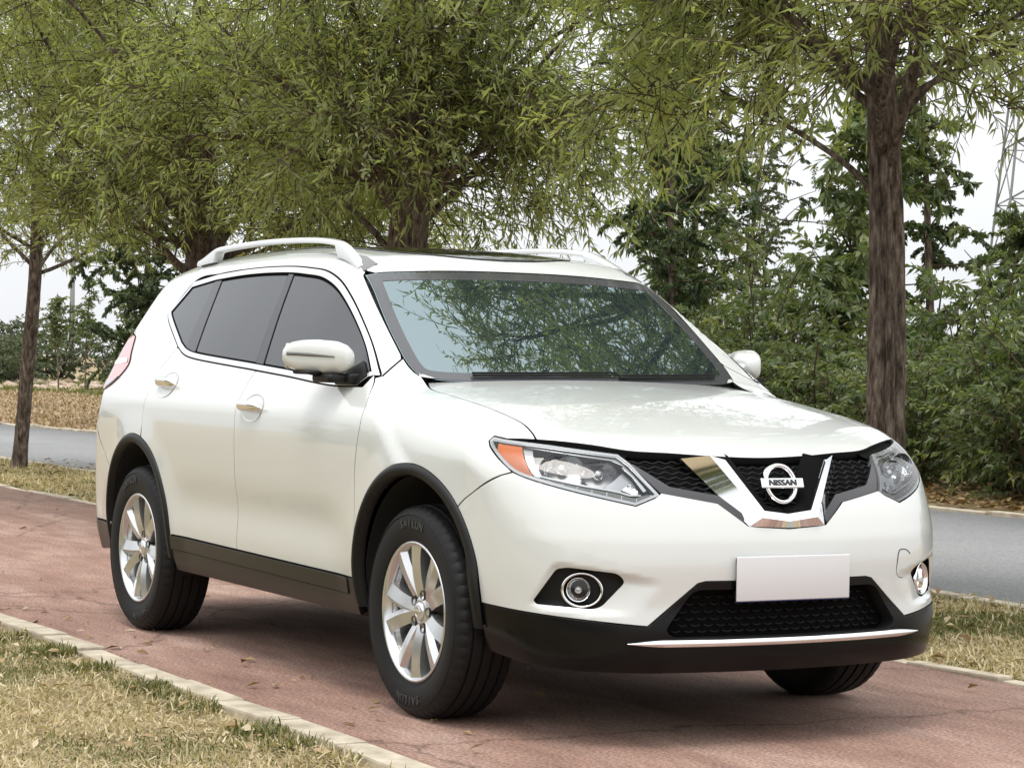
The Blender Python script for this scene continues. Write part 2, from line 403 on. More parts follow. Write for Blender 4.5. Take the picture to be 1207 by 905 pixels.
T={
 'dlo':[(-2.948,-0.678,1.391),(-2.820,-0.601,1.536),(-2.527,-0.598,1.564),(-2.132,-0.604,1.578),(-1.687,-0.613,1.575),(-1.492,-0.622,1.564),(-1.323,-0.632,1.548),(-1.141,-0.657,1.507),(-0.980,-0.687,1.446),(-0.781,-0.730,1.354),(-0.612,-0.767,1.261),(-0.449,-0.806,1.146),(-0.542,-0.864,1.107),(-0.754,-0.867,1.107),(-1.169,-0.857,1.132),(-1.507,-0.848,1.151),(-2.278,-0.819,1.193),(-2.411,-0.807,1.210),(-2.526,-0.787,1.238),(-2.902,-0.695,1.368)],
 'doorfront':[(-0.403,-0.863,1.093),(-0.384,-0.913,1.004),(-0.402,-0.923,0.894),(-0.421,-0.920,0.803),(-0.419,-0.918,0.617),(-0.441,-0.905,0.435)],
 'doorsplit':[(-1.495,-0.847,1.153),(-1.518,-0.851,1.143),(-1.551,-0.885,1.075),(-1.505,-0.920,0.989),(-1.531,-0.921,0.804),(-1.604,-0.895,0.599),(-1.604,-0.895,0.450)],
 'reardoor':[(-2.536,-0.788,1.236),(-2.613,-0.846,1.124),(-2.599,-0.896,1.028),(-2.606,-0.909,0.984),(-2.569,-0.921,0.868)],
 'archF':[(-0.411,-0.906,0.434),(-0.360,-0.922,0.617),(-0.245,-0.928,0.750),(-0.061,-0.928,0.832),(0.085,-0.911,0.852),(0.221,-0.902,0.817),(0.330,-0.890,0.745),(0.399,-0.880,0.652),(0.448,-0.871,0.531),(0.464,-0.866,0.412)],
 'archR':[(-3.118,-0.863,0.383),(-3.179,-0.874,0.574),(-3.091,-0.890,0.722),(-2.844,-0.915,0.819),(-2.639,-0.922,0.853),(-2.482,-0.922,0.828),(-2.373,-0.920,0.756),(-2.266,-0.912,0.591),(-2.218,-0.902,0.461)],
 'sill':[(-2.217,-0.902,0.463),(-0.441,-0.905,0.434)],
 'sillmid':[(-2.210,-0.894,0.400),(-0.472,-0.893,0.379)],
 'sillbot':[(-2.232,-0.875,0.322),(-1.556,-0.876,0.327),(-0.482,-0.872,0.310)],
 'hoodline':[(-0.429,-0.634,1.128),(-0.269,-0.697,1.104),(-0.106,-0.695,1.085),(0.069,-0.687,1.061),(0.247,-0.685,1.032),(0.378,-0.688,1.005),(0.464,-0.702,0.978),(0.501,-0.709,0.960)],
 'ws':[(-0.989,-0.632,1.523),(-0.680,-0.678,1.327),(-0.514,-0.692,1.212),(-0.460,-0.686,1.175),(-0.425,-0.671,1.156),(-0.399,-0.620,1.150),(-0.357,-0.481,1.146)],
 'wstop':[(-0.971,-0.624,1.522),(-0.930,-0.163,1.537),(-0.924,0.084,1.535),(-0.929,0.460,1.521)],
 'wsR':[(-0.920,0.467,1.514),(-0.747,0.636,1.379),(-0.516,0.697,1.212),(-0.411,0.706,1.143)],
 'apseam':[(-0.450,-0.803,1.147),(-0.511,-0.698,1.209)],
 'hoodlead':[(0.501,-0.709,0.960),(0.608,-0.564,0.947),(0.665,-0.464,0.931),(0.701,-0.325,0.923),(0.730,-0.182,0.915),(0.743,0.031,0.911),(0.716,0.279,0.918),(0.649,0.505,0.935),(0.502,0.729,0.953)],
 'lampN':[(0.396,-0.825,0.952),(0.392,-0.803,0.967),(0.437,-0.782,0.960),(0.536,-0.695,0.948),(0.672,-0.504,0.922),(0.716,-0.484,0.894),(0.819,-0.431,0.796),(0.813,-0.521,0.763),(0.673,-0.713,0.812),(0.585,-0.788,0.840),(0.540,-0.814,0.857),(0.477,-0.831,0.896),(0.416,-0.833,0.936)],
 'lampF':[(0.681,0.503,0.916),(0.528,0.714,0.945),(0.656,0.710,0.843),(0.778,0.572,0.790),(0.822,0.494,0.761),(0.823,0.381,0.804)],
 'grlow':[(0.815,-0.428,0.804),(0.863,-0.246,0.772),(0.902,-0.152,0.701),(0.911,-0.001,0.691),(0.902,0.138,0.703),(0.872,0.197,0.765),(0.815,0.385,0.815)],
 'fogN':[(0.649,-0.789,0.458),(0.704,-0.740,0.559),(0.732,-0.716,0.565),(0.825,-0.591,0.551),(0.825,-0.565,0.526),(0.790,-0.627,0.449),(0.775,-0.650,0.441),(0.654,-0.782,0.450)],
 'fogF':[(0.845,0.533,0.525),(0.704,0.742,0.561),(0.698,0.754,0.439),(0.757,0.683,0.436),(0.829,0.577,0.442)],
 'bumplow':[(0.446,-0.855,0.404),(0.725,-0.738,0.412),(0.872,-0.505,0.389),(0.902,-0.340,0.522),(0.907,-0.314,0.528),(0.931,-0.012,0.528),(0.897,0.370,0.519),(0.890,0.403,0.496),(0.883,0.466,0.381),(0.744,0.720,0.393)],
 'skirtlow':[(0.376,-0.815,0.259),(0.586,-0.787,0.259),(0.834,-0.545,0.241),(0.908,-0.166,0.244),(0.893,0.332,0.253),(0.838,0.579,0.276)],
 'seam':[(0.540,-0.814,0.857),(0.513,-0.838,0.847),(0.431,-0.876,0.803),(0.330,-0.890,0.750)],
 'railbase':[(-2.196,-0.499,1.650),(-1.709,-0.520,1.644),(-1.438,-0.546,1.625),(-1.158,-0.587,1.582),(-0.988,-0.619,1.531)],
 'sunroof':[(-1.337,-0.445,1.635),(-1.115,-0.456,1.609),(-1.065,-0.189,1.609),(-1.047,0.028,1.606),(-1.036,0.290,1.596)],
 'tail':[(-3.237,-0.725,1.277),(-3.089,-0.804,1.160),(-3.136,-0.850,1.071),(-3.179,-0.851,1.062),(-3.340,-0.713,1.277)],
 'rbump':[(-2.866,-0.859,1.085),(-3.016,-0.852,1.083),(-3.019,-0.882,1.021),(-3.006,-0.896,0.934),(-2.899,-0.903,0.933)],
 'rbump2':[(-3.257,-0.875,0.804),(-3.084,-0.890,0.759)],
 'handleF':[(-1.519,-0.910,1.022),(-1.419,-0.898,1.048),(-1.249,-0.919,0.996)],
 'handleR':[(-2.520,-0.874,1.077),(-2.441,-0.862,1.104),(-2.259,-0.887,1.060)],
 'chrome':[(0.870,-0.513,0.340),(0.938,0.009,0.337),(0.876,0.494,0.336)],
 'plate':[(0.918,-0.214,0.608),(0.917,0.227,0.603),(0.917,0.231,0.459),(0.919,-0.211,0.468)],
 'badge':[(0.840,0.023,0.827)],
}
# ================================================================= ground, path, road
def ground_h(x,y):
    h=-.022+.36*sst(7.7,10.6,y)*(1-sst(-27,-16,x))
    h=h+.10*sst(9.0,11.,y)*sst(-22,-12,x)
    h=h+.035*np.sin(x*.9+1.3)*np.sin(y*1.1)*sst(8.8,10,np.abs(y)); return h
def path_near(x): return -1.255+0*x
def path_far(x): return 1.665-.022*x*sst(0,-12,x)*0+np.where(x<0,-.02*0,0)
def road_near(x): return 3.84+.028*np.minimum(x,0)
def road_far(x): return 9.35+.083*np.clip(x,-60,0)
GR=mat('dry_ground',(.3,.24,.15),.95,spec=.15)
N,L,b=nodes(GR); t=N.new('ShaderNodeTexCoord')
def noise(N,scale,detail=5,rough=.6):
    n=N.new('ShaderNodeTexNoise'); n.inputs['Scale'].default_value=scale; n.inputs['Detail'].default_value=detail; n.inputs['Roughness'].default_value=rough; return n
def ramp(N,*st):
    r=N.new('ShaderNodeValToRGB')
    while len(r.color_ramp.elements)<len(st): r.color_ramp.elements.new(.5)
    for e,(p,c) in zip(r.color_ramp.elements,st): e.position=p
    for e,(p,c) in zip(r.color_ramp.elements,st): e.color=(*c,1)
    return r
n1=noise(N,1.1); n2=noise(N,14); n3=noise(N,70,3)
for n in(n1,n2,n3): L(t.outputs['Object'],n.inputs['Vector'])
r1=ramp(N,(.25,(.22,.155,.092)),(.5,(.40,.315,.195)),(.75,(.54,.45,.31))); L(n2.outputs['Fac'],r1.inputs['Fac'])
r2=ramp(N,(.40,(.40,.32,.20)),(.66,(.17,.165,.07))); L(n1.outputs['Fac'],r2.inputs['Fac'])
mx=N.new('ShaderNodeMix'); mx.data_type='RGBA'; mx.inputs[0].default_value=.42; L(r1.outputs[0],mx.inputs[6]); L(r2.outputs[0],mx.inputs[7])
r3=ramp(N,(.3,(.62,.60,.58)),(.7,(1.15,1.12,1.08))); L(n3.outputs['Fac'],r3.inputs['Fac'])
m2=N.new('ShaderNodeMix'); m2.data_type='RGBA'; m2.blend_type='MULTIPLY'; m2.inputs[0].default_value=1; L(mx.outputs[2],m2.inputs[6]); L(r3.outputs[0],m2.inputs[7])
L(m2.outputs[2],b.inputs['Base Color']); bu=N.new('ShaderNodeBump'); bu.inputs['Distance'].default_value=.02; bu.inputs['Strength'].default_value=.8; L(n3.outputs['Fac'],bu.inputs['Height']); L(bu.outputs[0],b.inputs['Normal'])
gx=np.concatenate([-np.geomspace(420,42,16),np.arange(-40,14.1,.8),np.geomspace(16,300,12)]); gy=np.concatenate([-np.geomspace(300,14,12),np.arange(-12,-1.6,1.0),[-1.5,1.8,2.6,3.4],np.arange(4.2,16,.5),np.geomspace(17,420,14)])
X,Y=np.meshgrid(gx,gy,indexing='ij'); V=np.stack([X,Y,ground_h(X,Y)],2).reshape(-1,3); k=len(gy)
Q=[(i*k+j,(i+1)*k+j,(i+1)*k+j+1,i*k+j+1) for i in range(len(gx)-1) for j in range(k-1)]
tag(mkq('ground',V,Q,GR,smooth=True),kind='structure')
def slab(name,x,ya,yb,z0,z1,m,jit=0):
    """strip with a top and two real side faces between two edge lines"""
    n=len(x); a=ya(x)+(rng.normal(0,jit,n) if jit else 0); c=yb(x)+(rng.normal(0,jit,n) if jit else 0)
    V=np.concatenate([np.stack([x,a,0*x+z0],1),np.stack([x,a,0*x+z1],1),np.stack([x,c,0*x+z1],1),np.stack([x,c,0*x+z0],1)])
    Q=[(q*n+i,q*n+i+1,(q+1)*n+i+1,(q+1)*n+i) for q in range(3) for i in range(n-1)]
    Q=[q[::-1] for q in Q]
    return tag(mkq(name,V,Q,m),kind='structure')
PATH=mat('red_path_surface',(.3,.15,.13),.88,spec=.25)
N,L,b=nodes(PATH); t=N.new('ShaderNodeTexCoord'); mp=N.new('ShaderNodeMapping'); mp.inputs['Scale'].default_value=(.35,1.2,1); L(t.outputs['Object'],mp.inputs[0])
n1=noise(N,1.6); n2=noise(N,75,6,.75); n3=noise(N,9); L(mp.outputs[0],n1.inputs['Vector']); L(t.outputs['Object'],n2.inputs['Vector']); L(mp.outputs[0],n3.inputs['Vector'])
r1=ramp(N,(.28,(.205,.118,.092)),(.50,(.290,.182,.142)),(.72,(.42,.30,.245))); L(n1.outputs['Fac'],r1.inputs['Fac'])
r2=ramp(N,(.34,(.40,.38,.37)),(.50,(.95,.95,.95)),(.68,(1.7,1.66,1.6))); L(n2.outputs['Fac'],r2.inputs['Fac'])
r3=ramp(N,(.35,(.86,.86,.87)),(.65,(1.1,1.1,1.1))); L(n3.outputs['Fac'],r3.inputs['Fac'])
m1=N.new('ShaderNodeMix'); m1.data_type='RGBA'; m1.blend_type='MULTIPLY'; m1.inputs[0].default_value=1; L(r1.outputs[0],m1.inputs[6]); L(r2.outputs[0],m1.inputs[7])
m2=N.new('ShaderNodeMix'); m2.data_type='RGBA'; m2.blend_type='MULTIPLY'; m2.inputs[0].default_value=1; L(m1.outputs[2],m2.inputs[6]); L(r3.outputs[0],m2.inputs[7])
# fine wandering cracks along the path
vo=N.new('ShaderNodeTexVoronoi'); vo.feature='DISTANCE_TO_EDGE'; vo.inputs['Scale'].default_value=.42; nd=noise(N,3.,4); L(t.outputs['Object'],nd.inputs['Vector'])
av=N.new('ShaderNodeMix'); av.data_type='RGBA'; av.inputs[0].default_value=.25; L(t.outputs['Object'],av.inputs[6]); L(nd.outputs['Color'],av.inputs[7]); L(av.outputs[2],vo.inputs['Vector'])
rc=ramp(N,(.0,(.55,.53,.52)),(.0045,(1,1,1))); L(vo.outputs['Distance'],rc.inputs['Fac'])
m3=N.new('ShaderNodeMix'); m3.data_type='RGBA'; m3.blend_type='MULTIPLY'; m3.inputs[0].default_value=1; L(m2.outputs[2],m3.inputs[6]); L(rc.outputs[0],m3.inputs[7])
L(m3.outputs[2],b.inputs['Base Color']); bu=N.new('ShaderNodeBump'); bu.inputs['Distance'].default_value=.004; bu.inputs['Strength'].default_value=.7; L(n2.outputs['Fac'],bu.inputs['Height']); L(bu.outputs[0],b.inputs['Normal'])
xs=np.arange(-70,30.1,.25)
slab('path',xs,path_near,path_far,-.06,0.,PATH,.006)
ASPH=mat('grey_asphalt',(.2,.2,.2),.9,spec=.25)
N,L,b=nodes(ASPH); t=N.new('ShaderNodeTexCoord'); n1=noise(N,.5); n2=noise(N,60,6,.8); n3=noise(N,6); 
for n in(n1,n2,n3): L(t.outputs['Object'],n.inputs['Vector'])
r1=ramp(N,(.3,(.205,.206,.208)),(.7,(.255,.253,.250))); L(n1.outputs['Fac'],r1.inputs['Fac']); r2=ramp(N,(.32,(.50,.50,.50)),(.68,(1.5,1.5,1.5))); L(n2.outputs['Fac'],r2.inputs['Fac'])
m1=N.new('ShaderNodeMix'); m1.data_type='RGBA'; m1.blend_type='MULTIPLY'; m1.inputs[0].default_value=1; L(r1.outputs[0],m1.inputs[6]); L(r2.outputs[0],m1.inputs[7]); L(m1.outputs[2],b.inputs['Base Color'])
slab('road',np.arange(-120,40.1,.5),road_near,road_far,-.06,-.010,ASPH,.02)
CONC=mat('edging_concrete',(.5,.43,.31),.9,spec=.2); add_vary(CONC,(.33,.285,.215),(.52,.46,.36),9); add_bump(CONC,60,.5,.004)
def edging(name,y0,w_,xa,xb,step,z):
    parts=[];x=xa
    while x<xb:
        l=step*(1+rng.uniform(-.06,.06)); dz=rng.normal(0,.004); dy=rng.normal(0,.006)
        v,f=box((x+.004,y0(x)+dy,-.10),(x+l-.004,y0(x)+dy+w_,z+dz),.009,2); v=v+0; v[:,2]+=(v[:,0]-x)*rng.normal(0,.012); v[:,1]+=(v[:,0]-x)*rng.normal(0,.012); parts.append((v,f)); x+=l
    V,Fc=cat_mesh(parts); return tag(mk(name,V,Fc,CONC,smooth=False),kind='structure')
edging('kerb',lambda x:path_near(x)-.118,.115,-9.,2.2,.5,.005)
edging('kerb_far',lambda x:path_far(x)+.004,.075,-30.,6.,.6,.008)
edging('road_kerb',lambda x:float(road_near(np.array(x)))-.13,.11,-34.,6.,.8,.014)
edging('road_kerb_far',lambda x:float(road_far(np.array(x)))+.02,.12,-45.,2.,.8,.02)
# ================================================================= grass
GRASS=leafmat('grass_blades',[(.10,.115,.042),(.15,.155,.058),(.20,.18,.08),(.36,.285,.16),(.48,.395,.24),(.66,.57,.39)],.7,.25,.2)
from mathutils import noise as mno
def blades(name,n,region,hgt,flat,seed,green_bias=0.,label=None,kind='stuff',w0=.004,keep=None,m=None):
    r=np.random.default_rng(seed); x=r.uniform(region[0],region[1],n); y=r.uniform(region[2],region[3],n)
    if keep is not None: k=keep(x,y); x,y=x[k],y[k]; n=len(x)
    g=np.array([mno.fractal(Vector((a*.75,c*.75,seed)),1.,2.,4) for a,c in zip(x[::8],y[::8])]).repeat(8)[:n]
    if len(g)<n: g=np.pad(g,(0,n-len(g)))
    # neighbours in the list are not neighbours on the ground: look the noise up per blade on a coarse table
    tx=np.linspace(region[0],region[1],90); ty=np.linspace(region[2],region[3],90)
    tab=np.array([[mno.fractal(Vector((a*.8,c*.8,seed*1.7)),1.,2.,4)+.5*mno.noise(Vector((a*4,c*4,seed))) for c in ty] for a in tx])
    gi=tab[np.clip(((x-region[0])/(region[1]-region[0])*89).astype(int),0,89),np.clip(((y-region[2])/(region[3]-region[2])*89).astype(int),0,89)]
    green=(gi+r.normal(0,.22,n)+green_bias)>.18
    az=r.uniform(0,2*np.pi,n); el=np.where(green,r.uniform(.5,1.35,n),np.abs(r.normal(.0,.32,n))); el=np.where(r.random(n)<.12,r.uniform(.6,1.4,n),el)
    ln=hgt*np.where(green,r.uniform(.5,1.25,n),r.uniform(.7,2.2,n)*flat); wd=w0*r.uniform(.6,1.5,n)
    d=np.stack([np.cos(az)*np.cos(el),np.sin(az)*np.cos(el),np.sin(el)],1); s=np.stack([-np.sin(az),np.cos(az),0*az],1)
    z=ground_h(x,y)+r.uniform(0,.022,n); p=np.stack([x,y,z],1)
    mid=p+d*ln[:,None]*.5+np.array([0,0,1])*(ln*.05)[:,None]; tip=p+d*ln[:,None]-np.array([0,0,1])*(ln*np.where(green,.22,.05))[:,None]
    V=np.stack([p-s*wd[:,None],p+s*wd[:,None],mid+s*wd[:,None]*.8,tip,mid-s*wd[:,None]*.8],1).reshape(-1,3); V[:,2]=np.maximum(V[:,2],ground_h(V[:,0],V[:,1])+.003)
    b0=np.arange(n)*5; Q=np.concatenate([np.stack([b0,b0+1,b0+2,b0+4],1),np.stack([b0+4,b0+2,b0+3,b0+3],1)])
    tint=np.where(green,r.uniform(0,.42,n),r.uniform(.5,1.,n)).repeat(5)
    Q3=np.concatenate([np.stack([b0,b0+1,b0+2],1),np.stack([b0,b0+2,b0+4],1),np.stack([b0+4,b0+2,b0+3],1)])
    o=mkq(name,V,Q3,m or GRASS,attr=tint); return tag(o,label,'grass',None,kind)
blades('dry_grass',95000,(-4.6,1.9,-3.9,-1.37),.022,1.25,3,-.12,'short matted dry grass with green tufts in front of the cream kerb',w0=.0024,keep=lambda x,y:(y>-3.9)&(y<-1.40+.03*np.sin(x*7)))
blades('dry_grass',7000,(-3.6,1.4,-1.56,-1.38),.055,.6,5,.45,'green grass tufts growing along the outer side of the cream kerb',w0=.003,keep=lambda x,y:np.sin(x*5.3)+np.sin(x*11.7+1)+.8*np.sin(x*23)>.35)
blades('dry_grass',70000,(-3.2,2.2,1.76,3.72),.030,1.1,4,-.10,'short dry grass on the strip right of the car, between red path and grey road',w0=.0035)
blades('dry_grass',70000,(-19,-3.2,1.76,3.25),.032,1.2,8,-.10,'yellowed short grass on the strip left behind the car',w0=.005)
blades('dry_grass',50000,(-62,-22,10.0,22),.08,.9,9,.75,'green grass on the far bank left beyond the road',w0=.02,keep=lambda x,y:y>10.4)
STRAW=leafmat('brown_straw',[(.10,.09,.04),(.17,.12,.07),(.24,.165,.10),(.31,.215,.135),(.38,.27,.17),(.46,.36,.24)],.8,.15,.2)
blades('dry_straw',45000,(-62,-22,7.0,10.4),.05,1.1,11,-.6,'brown straw covering the slope left beyond the road',w0=.014,keep=lambda x,y:y>road_far(x)+.3,m=STRAW)
# fallen leaves
LEAFD=leafmat('dead_leaves',[(.10,.06,.03),(.20,.12,.055),(.36,.26,.14),(.55,.46,.32)],.8,.15,.2)
def litter(name,n,pick,size,seed,label,lo=0.,hi=1.):
    r=np.random.default_rng(seed); x,y=pick(r,n); az=r.uniform(0,6.28,n); t=r.normal(0,.35,n); L_=size*r.uniform(.6,1.5,n); W=L_*r.uniform(.22,.5,n)
    d=np.stack([np.cos(az),np.sin(az),np.sin(t)*.5],1); s=np.stack([-np.sin(az),np.cos(az),r.normal(0,.35,n)],1); z=np.where((y>path_near(x))&(y<path_far(x)),0.002,ground_h(x,y)+.035)+np.abs(t)*L_*.3
    p=np.stack([x,y,z],1); cup=np.stack([0*x,0*x,W*r.uniform(.1,.7,n)],1)
    V=np.stack([p,p+d*(L_*.45)[:,None]+s*W[:,None]*.5+cup,p+d*L_[:,None]+cup*.6,p+d*(L_*.45)[:,None]-s*W[:,None]*.5+cup],1).reshape(-1,3); b0=np.arange(n)*4
    o=mkq(name,V,np.concatenate([np.stack([b0,b0+1,b0+2],1),np.stack([b0,b0+2,b0+3],1)]),LEAFD,attr=r.uniform(lo,hi,n).repeat(4)); return tag(o,label,'leaves',None,'stuff')
litter('fallen_leaves',620,lambda r,n:(r.uniform(-4.2,1.6,n),r.uniform(-3.6,-1.42,n)),.040,21,'pale dead leaves lying on the dry grass by the kerb',.45,1.)
litter('fallen_leaves',230,lambda r,n:(r.uniform(-14,2.5,n),np.where(r.random(n)<.55,-1.25+np.abs(r.normal(0,.25,n)),r.uniform(-1.2,1.65,n))),.045,22,'few small dry leaves scattered over the red path',.2,1.)
litter('fallen_leaves',1500,lambda r,n:(r.uniform(-18,2.5,n),r.uniform(1.75,3.8,n)),.06,23,'dry brown leaves lying on the grass strip under the trees',.1,.9)
litter('fallen_leaves',9000,lambda r,n:(r.uniform(-30,0,n),9.0+np.abs(r.normal(0,.75,n))),.085,24,'carpet of brown dead leaves along the foot of the hedge',.0,.75)
# ================================================================= trees
BARK=mat('willow_bark',(.12,.085,.06),.95,spec=.1)
N,L,b=nodes(BARK); t=N.new('ShaderNodeTexCoord'); mp=N.new('ShaderNodeMapping'); mp.inputs['Scale'].default_value=(1,1,.24); L(t.outputs['Object'],mp.inputs[0])
n1=noise(N,34,9,.72); n2=noise(N,5,4); L(mp.outputs[0],n1.inputs['Vector']); L(t.outputs['Object'],n2.inputs['Vector'])
r1=ramp(N,(.36,(.045,.036,.029)),(.5,(.175,.142,.115)),(.64,(.37,.315,.265))); L(n1.outputs['Fac'],r1.inputs['Fac']); r2=ramp(N,(.3,(.7,.68,.66)),(.7,(1.2,1.15,1.1))); L(n2.outputs['Fac'],r2.inputs['Fac'])
m1=N.new('ShaderNodeMix'); m1.data_type='RGBA'; m1.blend_type='MULTIPLY'; m1.inputs[0].default_value=1; L(r1.outputs[0],m1.inputs[6]); L(r2.outputs[0],m1.inputs[7]); L(m1.outputs[2],b.inputs['Base Color'])
bu=N.new('ShaderNodeBump'); bu.inputs['Distance'].default_value=.05; bu.inputs['Strength'].default_value=1.; L(n1.outputs['Fac'],bu.inputs['Height']); L(bu.outputs[0],b.inputs['Normal'])
TWIG=mat('twig_bark',(.085,.065,.045),.9,spec=.1)
WILLOW=leafmat('willow_leaf',[(.18,.208,.092),(.25,.275,.115),(.32,.34,.138),(.395,.39,.15),(.52,.455,.16)],.42,.58,.5)
def tubes(P,Rr,ns):
    """many small tubes at once: P (m,k,3), Rr (m,k)"""
    m,k,_=P.shape; T=np.gradient(P,axis=1); T/=np.maximum(np.linalg.norm(T,axis=2,keepdims=True),1e-9)
    up=np.where(np.abs(T[:,:1,2:3])>.9,np.array([1.,0,0]),np.array([0,0,1.])); a=np.cross(T,np.broadcast_to(up,T.shape)); a/=np.maximum(np.linalg.norm(a,axis=2,keepdims=True),1e-9); c=np.cross(T,a)
    th=np.arange(ns)*2*np.pi/ns; V=P[:,:,None]+Rr[:,:,None,None]*(np.cos(th)[:,None]*a[:,:,None]+np.sin(th)[:,None]*c[:,:,None])
    idx=np.arange(m*k*ns).reshape(m,k,ns); A_=idx[:,:-1];B_=idx[:,1:]
    Q=np.stack([A_,np.roll(A_,-1,2),np.roll(B_,-1,2),B_],3).reshape(-1,4); return V.reshape(-1,3),Q
def grow(r,p,d,length,k,droop,wob):
    P=[np.array(p,float)]; d=np.array(d,float); d/=np.linalg.norm(d)
    for i in range(k-1):
        d=d+np.array([0,0,-droop])*(i/k)+r.normal(0,wob,3); d/=np.linalg.norm(d); P.append(P[-1]+d*length/(k-1))
    return np.array(P)
def leaves_on(r,T0,T1,n,ln,wd,drop,spread=.75):
    """n leaves along each twig polyline; T0: (m,k,3)"""
    m,k,_=T0.shape; t=np.linspace(.08,1.0,n)[None]*(k-1)+r.uniform(-.1,.1,(m,n)); t=np.clip(t,0,k-1.001); i=t.astype(int); f=(t-i)[...,None]
    ar=np.arange(m)[:,None]; p=T0[ar,i]*(1-f)+T0[ar,i+1]*f; ax=T0[ar,i+1]-T0[ar,i]; ax/=np.maximum(np.linalg.norm(ax,axis=2,keepdims=True),1e-9)
    p=p.reshape(-1,3); ax=ax.reshape(-1,3); M=len(p)
    q=r.normal(0,1,(M,3)); q-=ax*(q*ax).sum(1,keepdims=True); q/=np.maximum(np.linalg.norm(q,axis=1,keepdims=True),1e-9)
    sp=r.uniform(.4,1.1,(M,1))*spread; d=ax*np.cos(sp)+q*np.sin(sp); d[:,2]-=drop*r.uniform(.3,1.2,M); d/=np.linalg.norm(d,axis=1,keepdims=True)
    s=np.cross(d,r.normal(0,1,(M,3))+np.array([0,0,.6])); s/=np.maximum(np.linalg.norm(s,axis=1,keepdims=True),1e-9)
    L_=(ln*r.uniform(.55,1.2,M))[:,None]; W=(wd*r.uniform(.7,1.2,M))[:,None]; up=np.cross(s,d)
    curl=np.array([0,0,-1.])*L_*r.uniform(.0,.22,(M,1))
    V=np.stack([p,p+d*L_*.42+s*W*.5+up*W*.12,p+d*L_+curl,p+d*L_*.42-s*W*.5+up*W*.12],1).reshape(-1,3); b0=np.arange(M)*4
    return V,np.stack([b0,b0+1,b0+2,b0+3],1)
def willow(name,seed,trunk,limbs,nsub,ntwig,nleaf,label,group,leaf=(.090,.0175),twiglen=(.30,.70),inner=.35,extra=None,furrow=False,tint0=0.,droop=.11,skip=None):
    """trunk: list of (x,y,z,r); limbs: list of (height fraction on trunk, azimuth deg, elevation deg, length, radius)"""
    r=np.random.default_rng(seed); root=empty(name,trunk[0][:3]); o0=np.array(trunk[0][:3])
    tr=crv(np.array([q[:3] for q in trunk])-o0,.06); rad=np.interp(np.linspace(0,1,len(tr)),np.linspace(0,1,len(trunk)),[q[3] for q in trunk])
    V,Fc=tube(tr,rad,28); V=np.asarray(V)
    # uneven section: flutes, knots and a flared foot
    n=28; c=np.repeat(tr,n,0); rel=V-c; ang=np.tile(np.arange(n)*2*np.pi/n,len(tr)); zz=c[:,2]
    k=1+.06*np.sin(ang*3+zz*1.1)+.035*np.sin(ang*7-zz*2.3)+.03*r.normal(0,1,len(V))*.5+.35*np.exp(-zz/.09)*(1+.4*np.sin(ang*5))
    if furrow: 
        for a0,dp in ((furrow[0],.42),(furrow[1],.30)): dd=np.angle(np.exp(1j*(ang-a0-.12*np.sin(zz*1.7)))); k*=1-dp*np.exp(-(dd/.22)**2)
    V=c+rel*k[:,None]
    parts=[(V,Fc)]; subs=[]
    for hf,az,el,ln,lr in limbs:
        p=tr[int(hf*(len(tr)-1))]; a=math.radians(az);e=math.radians(el)
        P=grow(r,p,(math.cos(a)*math.cos(e),math.sin(a)*math.cos(e),math.sin(e)),ln,14,.03,.07)
        parts.append(tube(P,np.linspace(lr,lr*.22,14),10))
        for s_ in range(nsub):
            t=r.uniform(inner,1.0)**.8; q=P[min(13,int(t*13))]; ax=P[min(13,int(t*13)+1)]-P[int(t*13)-1] if t<.95 else P[-1]-P[-3]; ax=ax/np.linalg.norm(ax)
            v=r.normal(0,1,3); v-=ax*v.dot(ax); v/=np.linalg.norm(v); d=ax*.55+v*.85; d[2]+=.05
            sl=r.uniform(.5,1.15)*ln*.50*(1.15-.4*t); S_=grow(r,q,d,sl,9,.20,.10); subs.append((S_,lr*.20))
    trunk_o=mk('trunk',*cat_mesh(parts),BARK,root)
    SP=np.array([s[0] for s in subs]); SR=np.array([np.linspace(s[1],s[1]*.3,9) for s in subs]); bV,bQ=tubes(SP,SR,6)
    tw=[]
    for S_,_ in subs:
        for t_ in range(ntwig):
            t=r.uniform(.12,1.0); i=min(7,int(t*8)); q=S_[i]+(S_[i+1]-S_[i])*r.random(); ax=S_[i+1]-S_[i]; ax/=np.linalg.norm(ax); v=r.normal(0,1,3); v-=ax*v.dot(ax); v/=np.linalg.norm(v)
            tw.append(grow(r,q,ax*.6+v*.9+np.array([0,0,.10]),r.uniform(*twiglen),7,droop,.08))
    if extra is not None:
        for q,d,l in extra(r,o0): tw.append(grow(r,q,d,l,7,droop*.7,.08))
    TW=np.array(tw)
    if skip is not None: TW=TW[~skip(TW+o0)]
    tV,tQ=tubes(TW,np.tile(np.linspace(.0045,.0015,7),(len(TW),1)),3)
    mkq('branch',np.concatenate([bV,tV]),np.concatenate([bQ,tQ+len(bV)]),TWIG,root,smooth=True)
    lV,lQ=leaves_on(r,TW,None,nleaf,leaf[0],leaf[1],.20,1.05)
    tt=np.repeat(r.normal(.38+tint0,.13,len(TW)),nleaf)+r.normal(0,.10,len(TW)*nleaf)
    cl=np.array([mno.noise(Vector(q*1.1+seed)) for q in TW[:,3]]); tt=tt+np.repeat(cl,nleaf)*.28
    mkq('crown',lV,lQ,WILLOW,root,attr=np.clip(tt,0,1).repeat(4))
    print(name,'leaves',len(lQ)); return tag(root,label,'tree',group)
GRP='willows in a row along the red path'
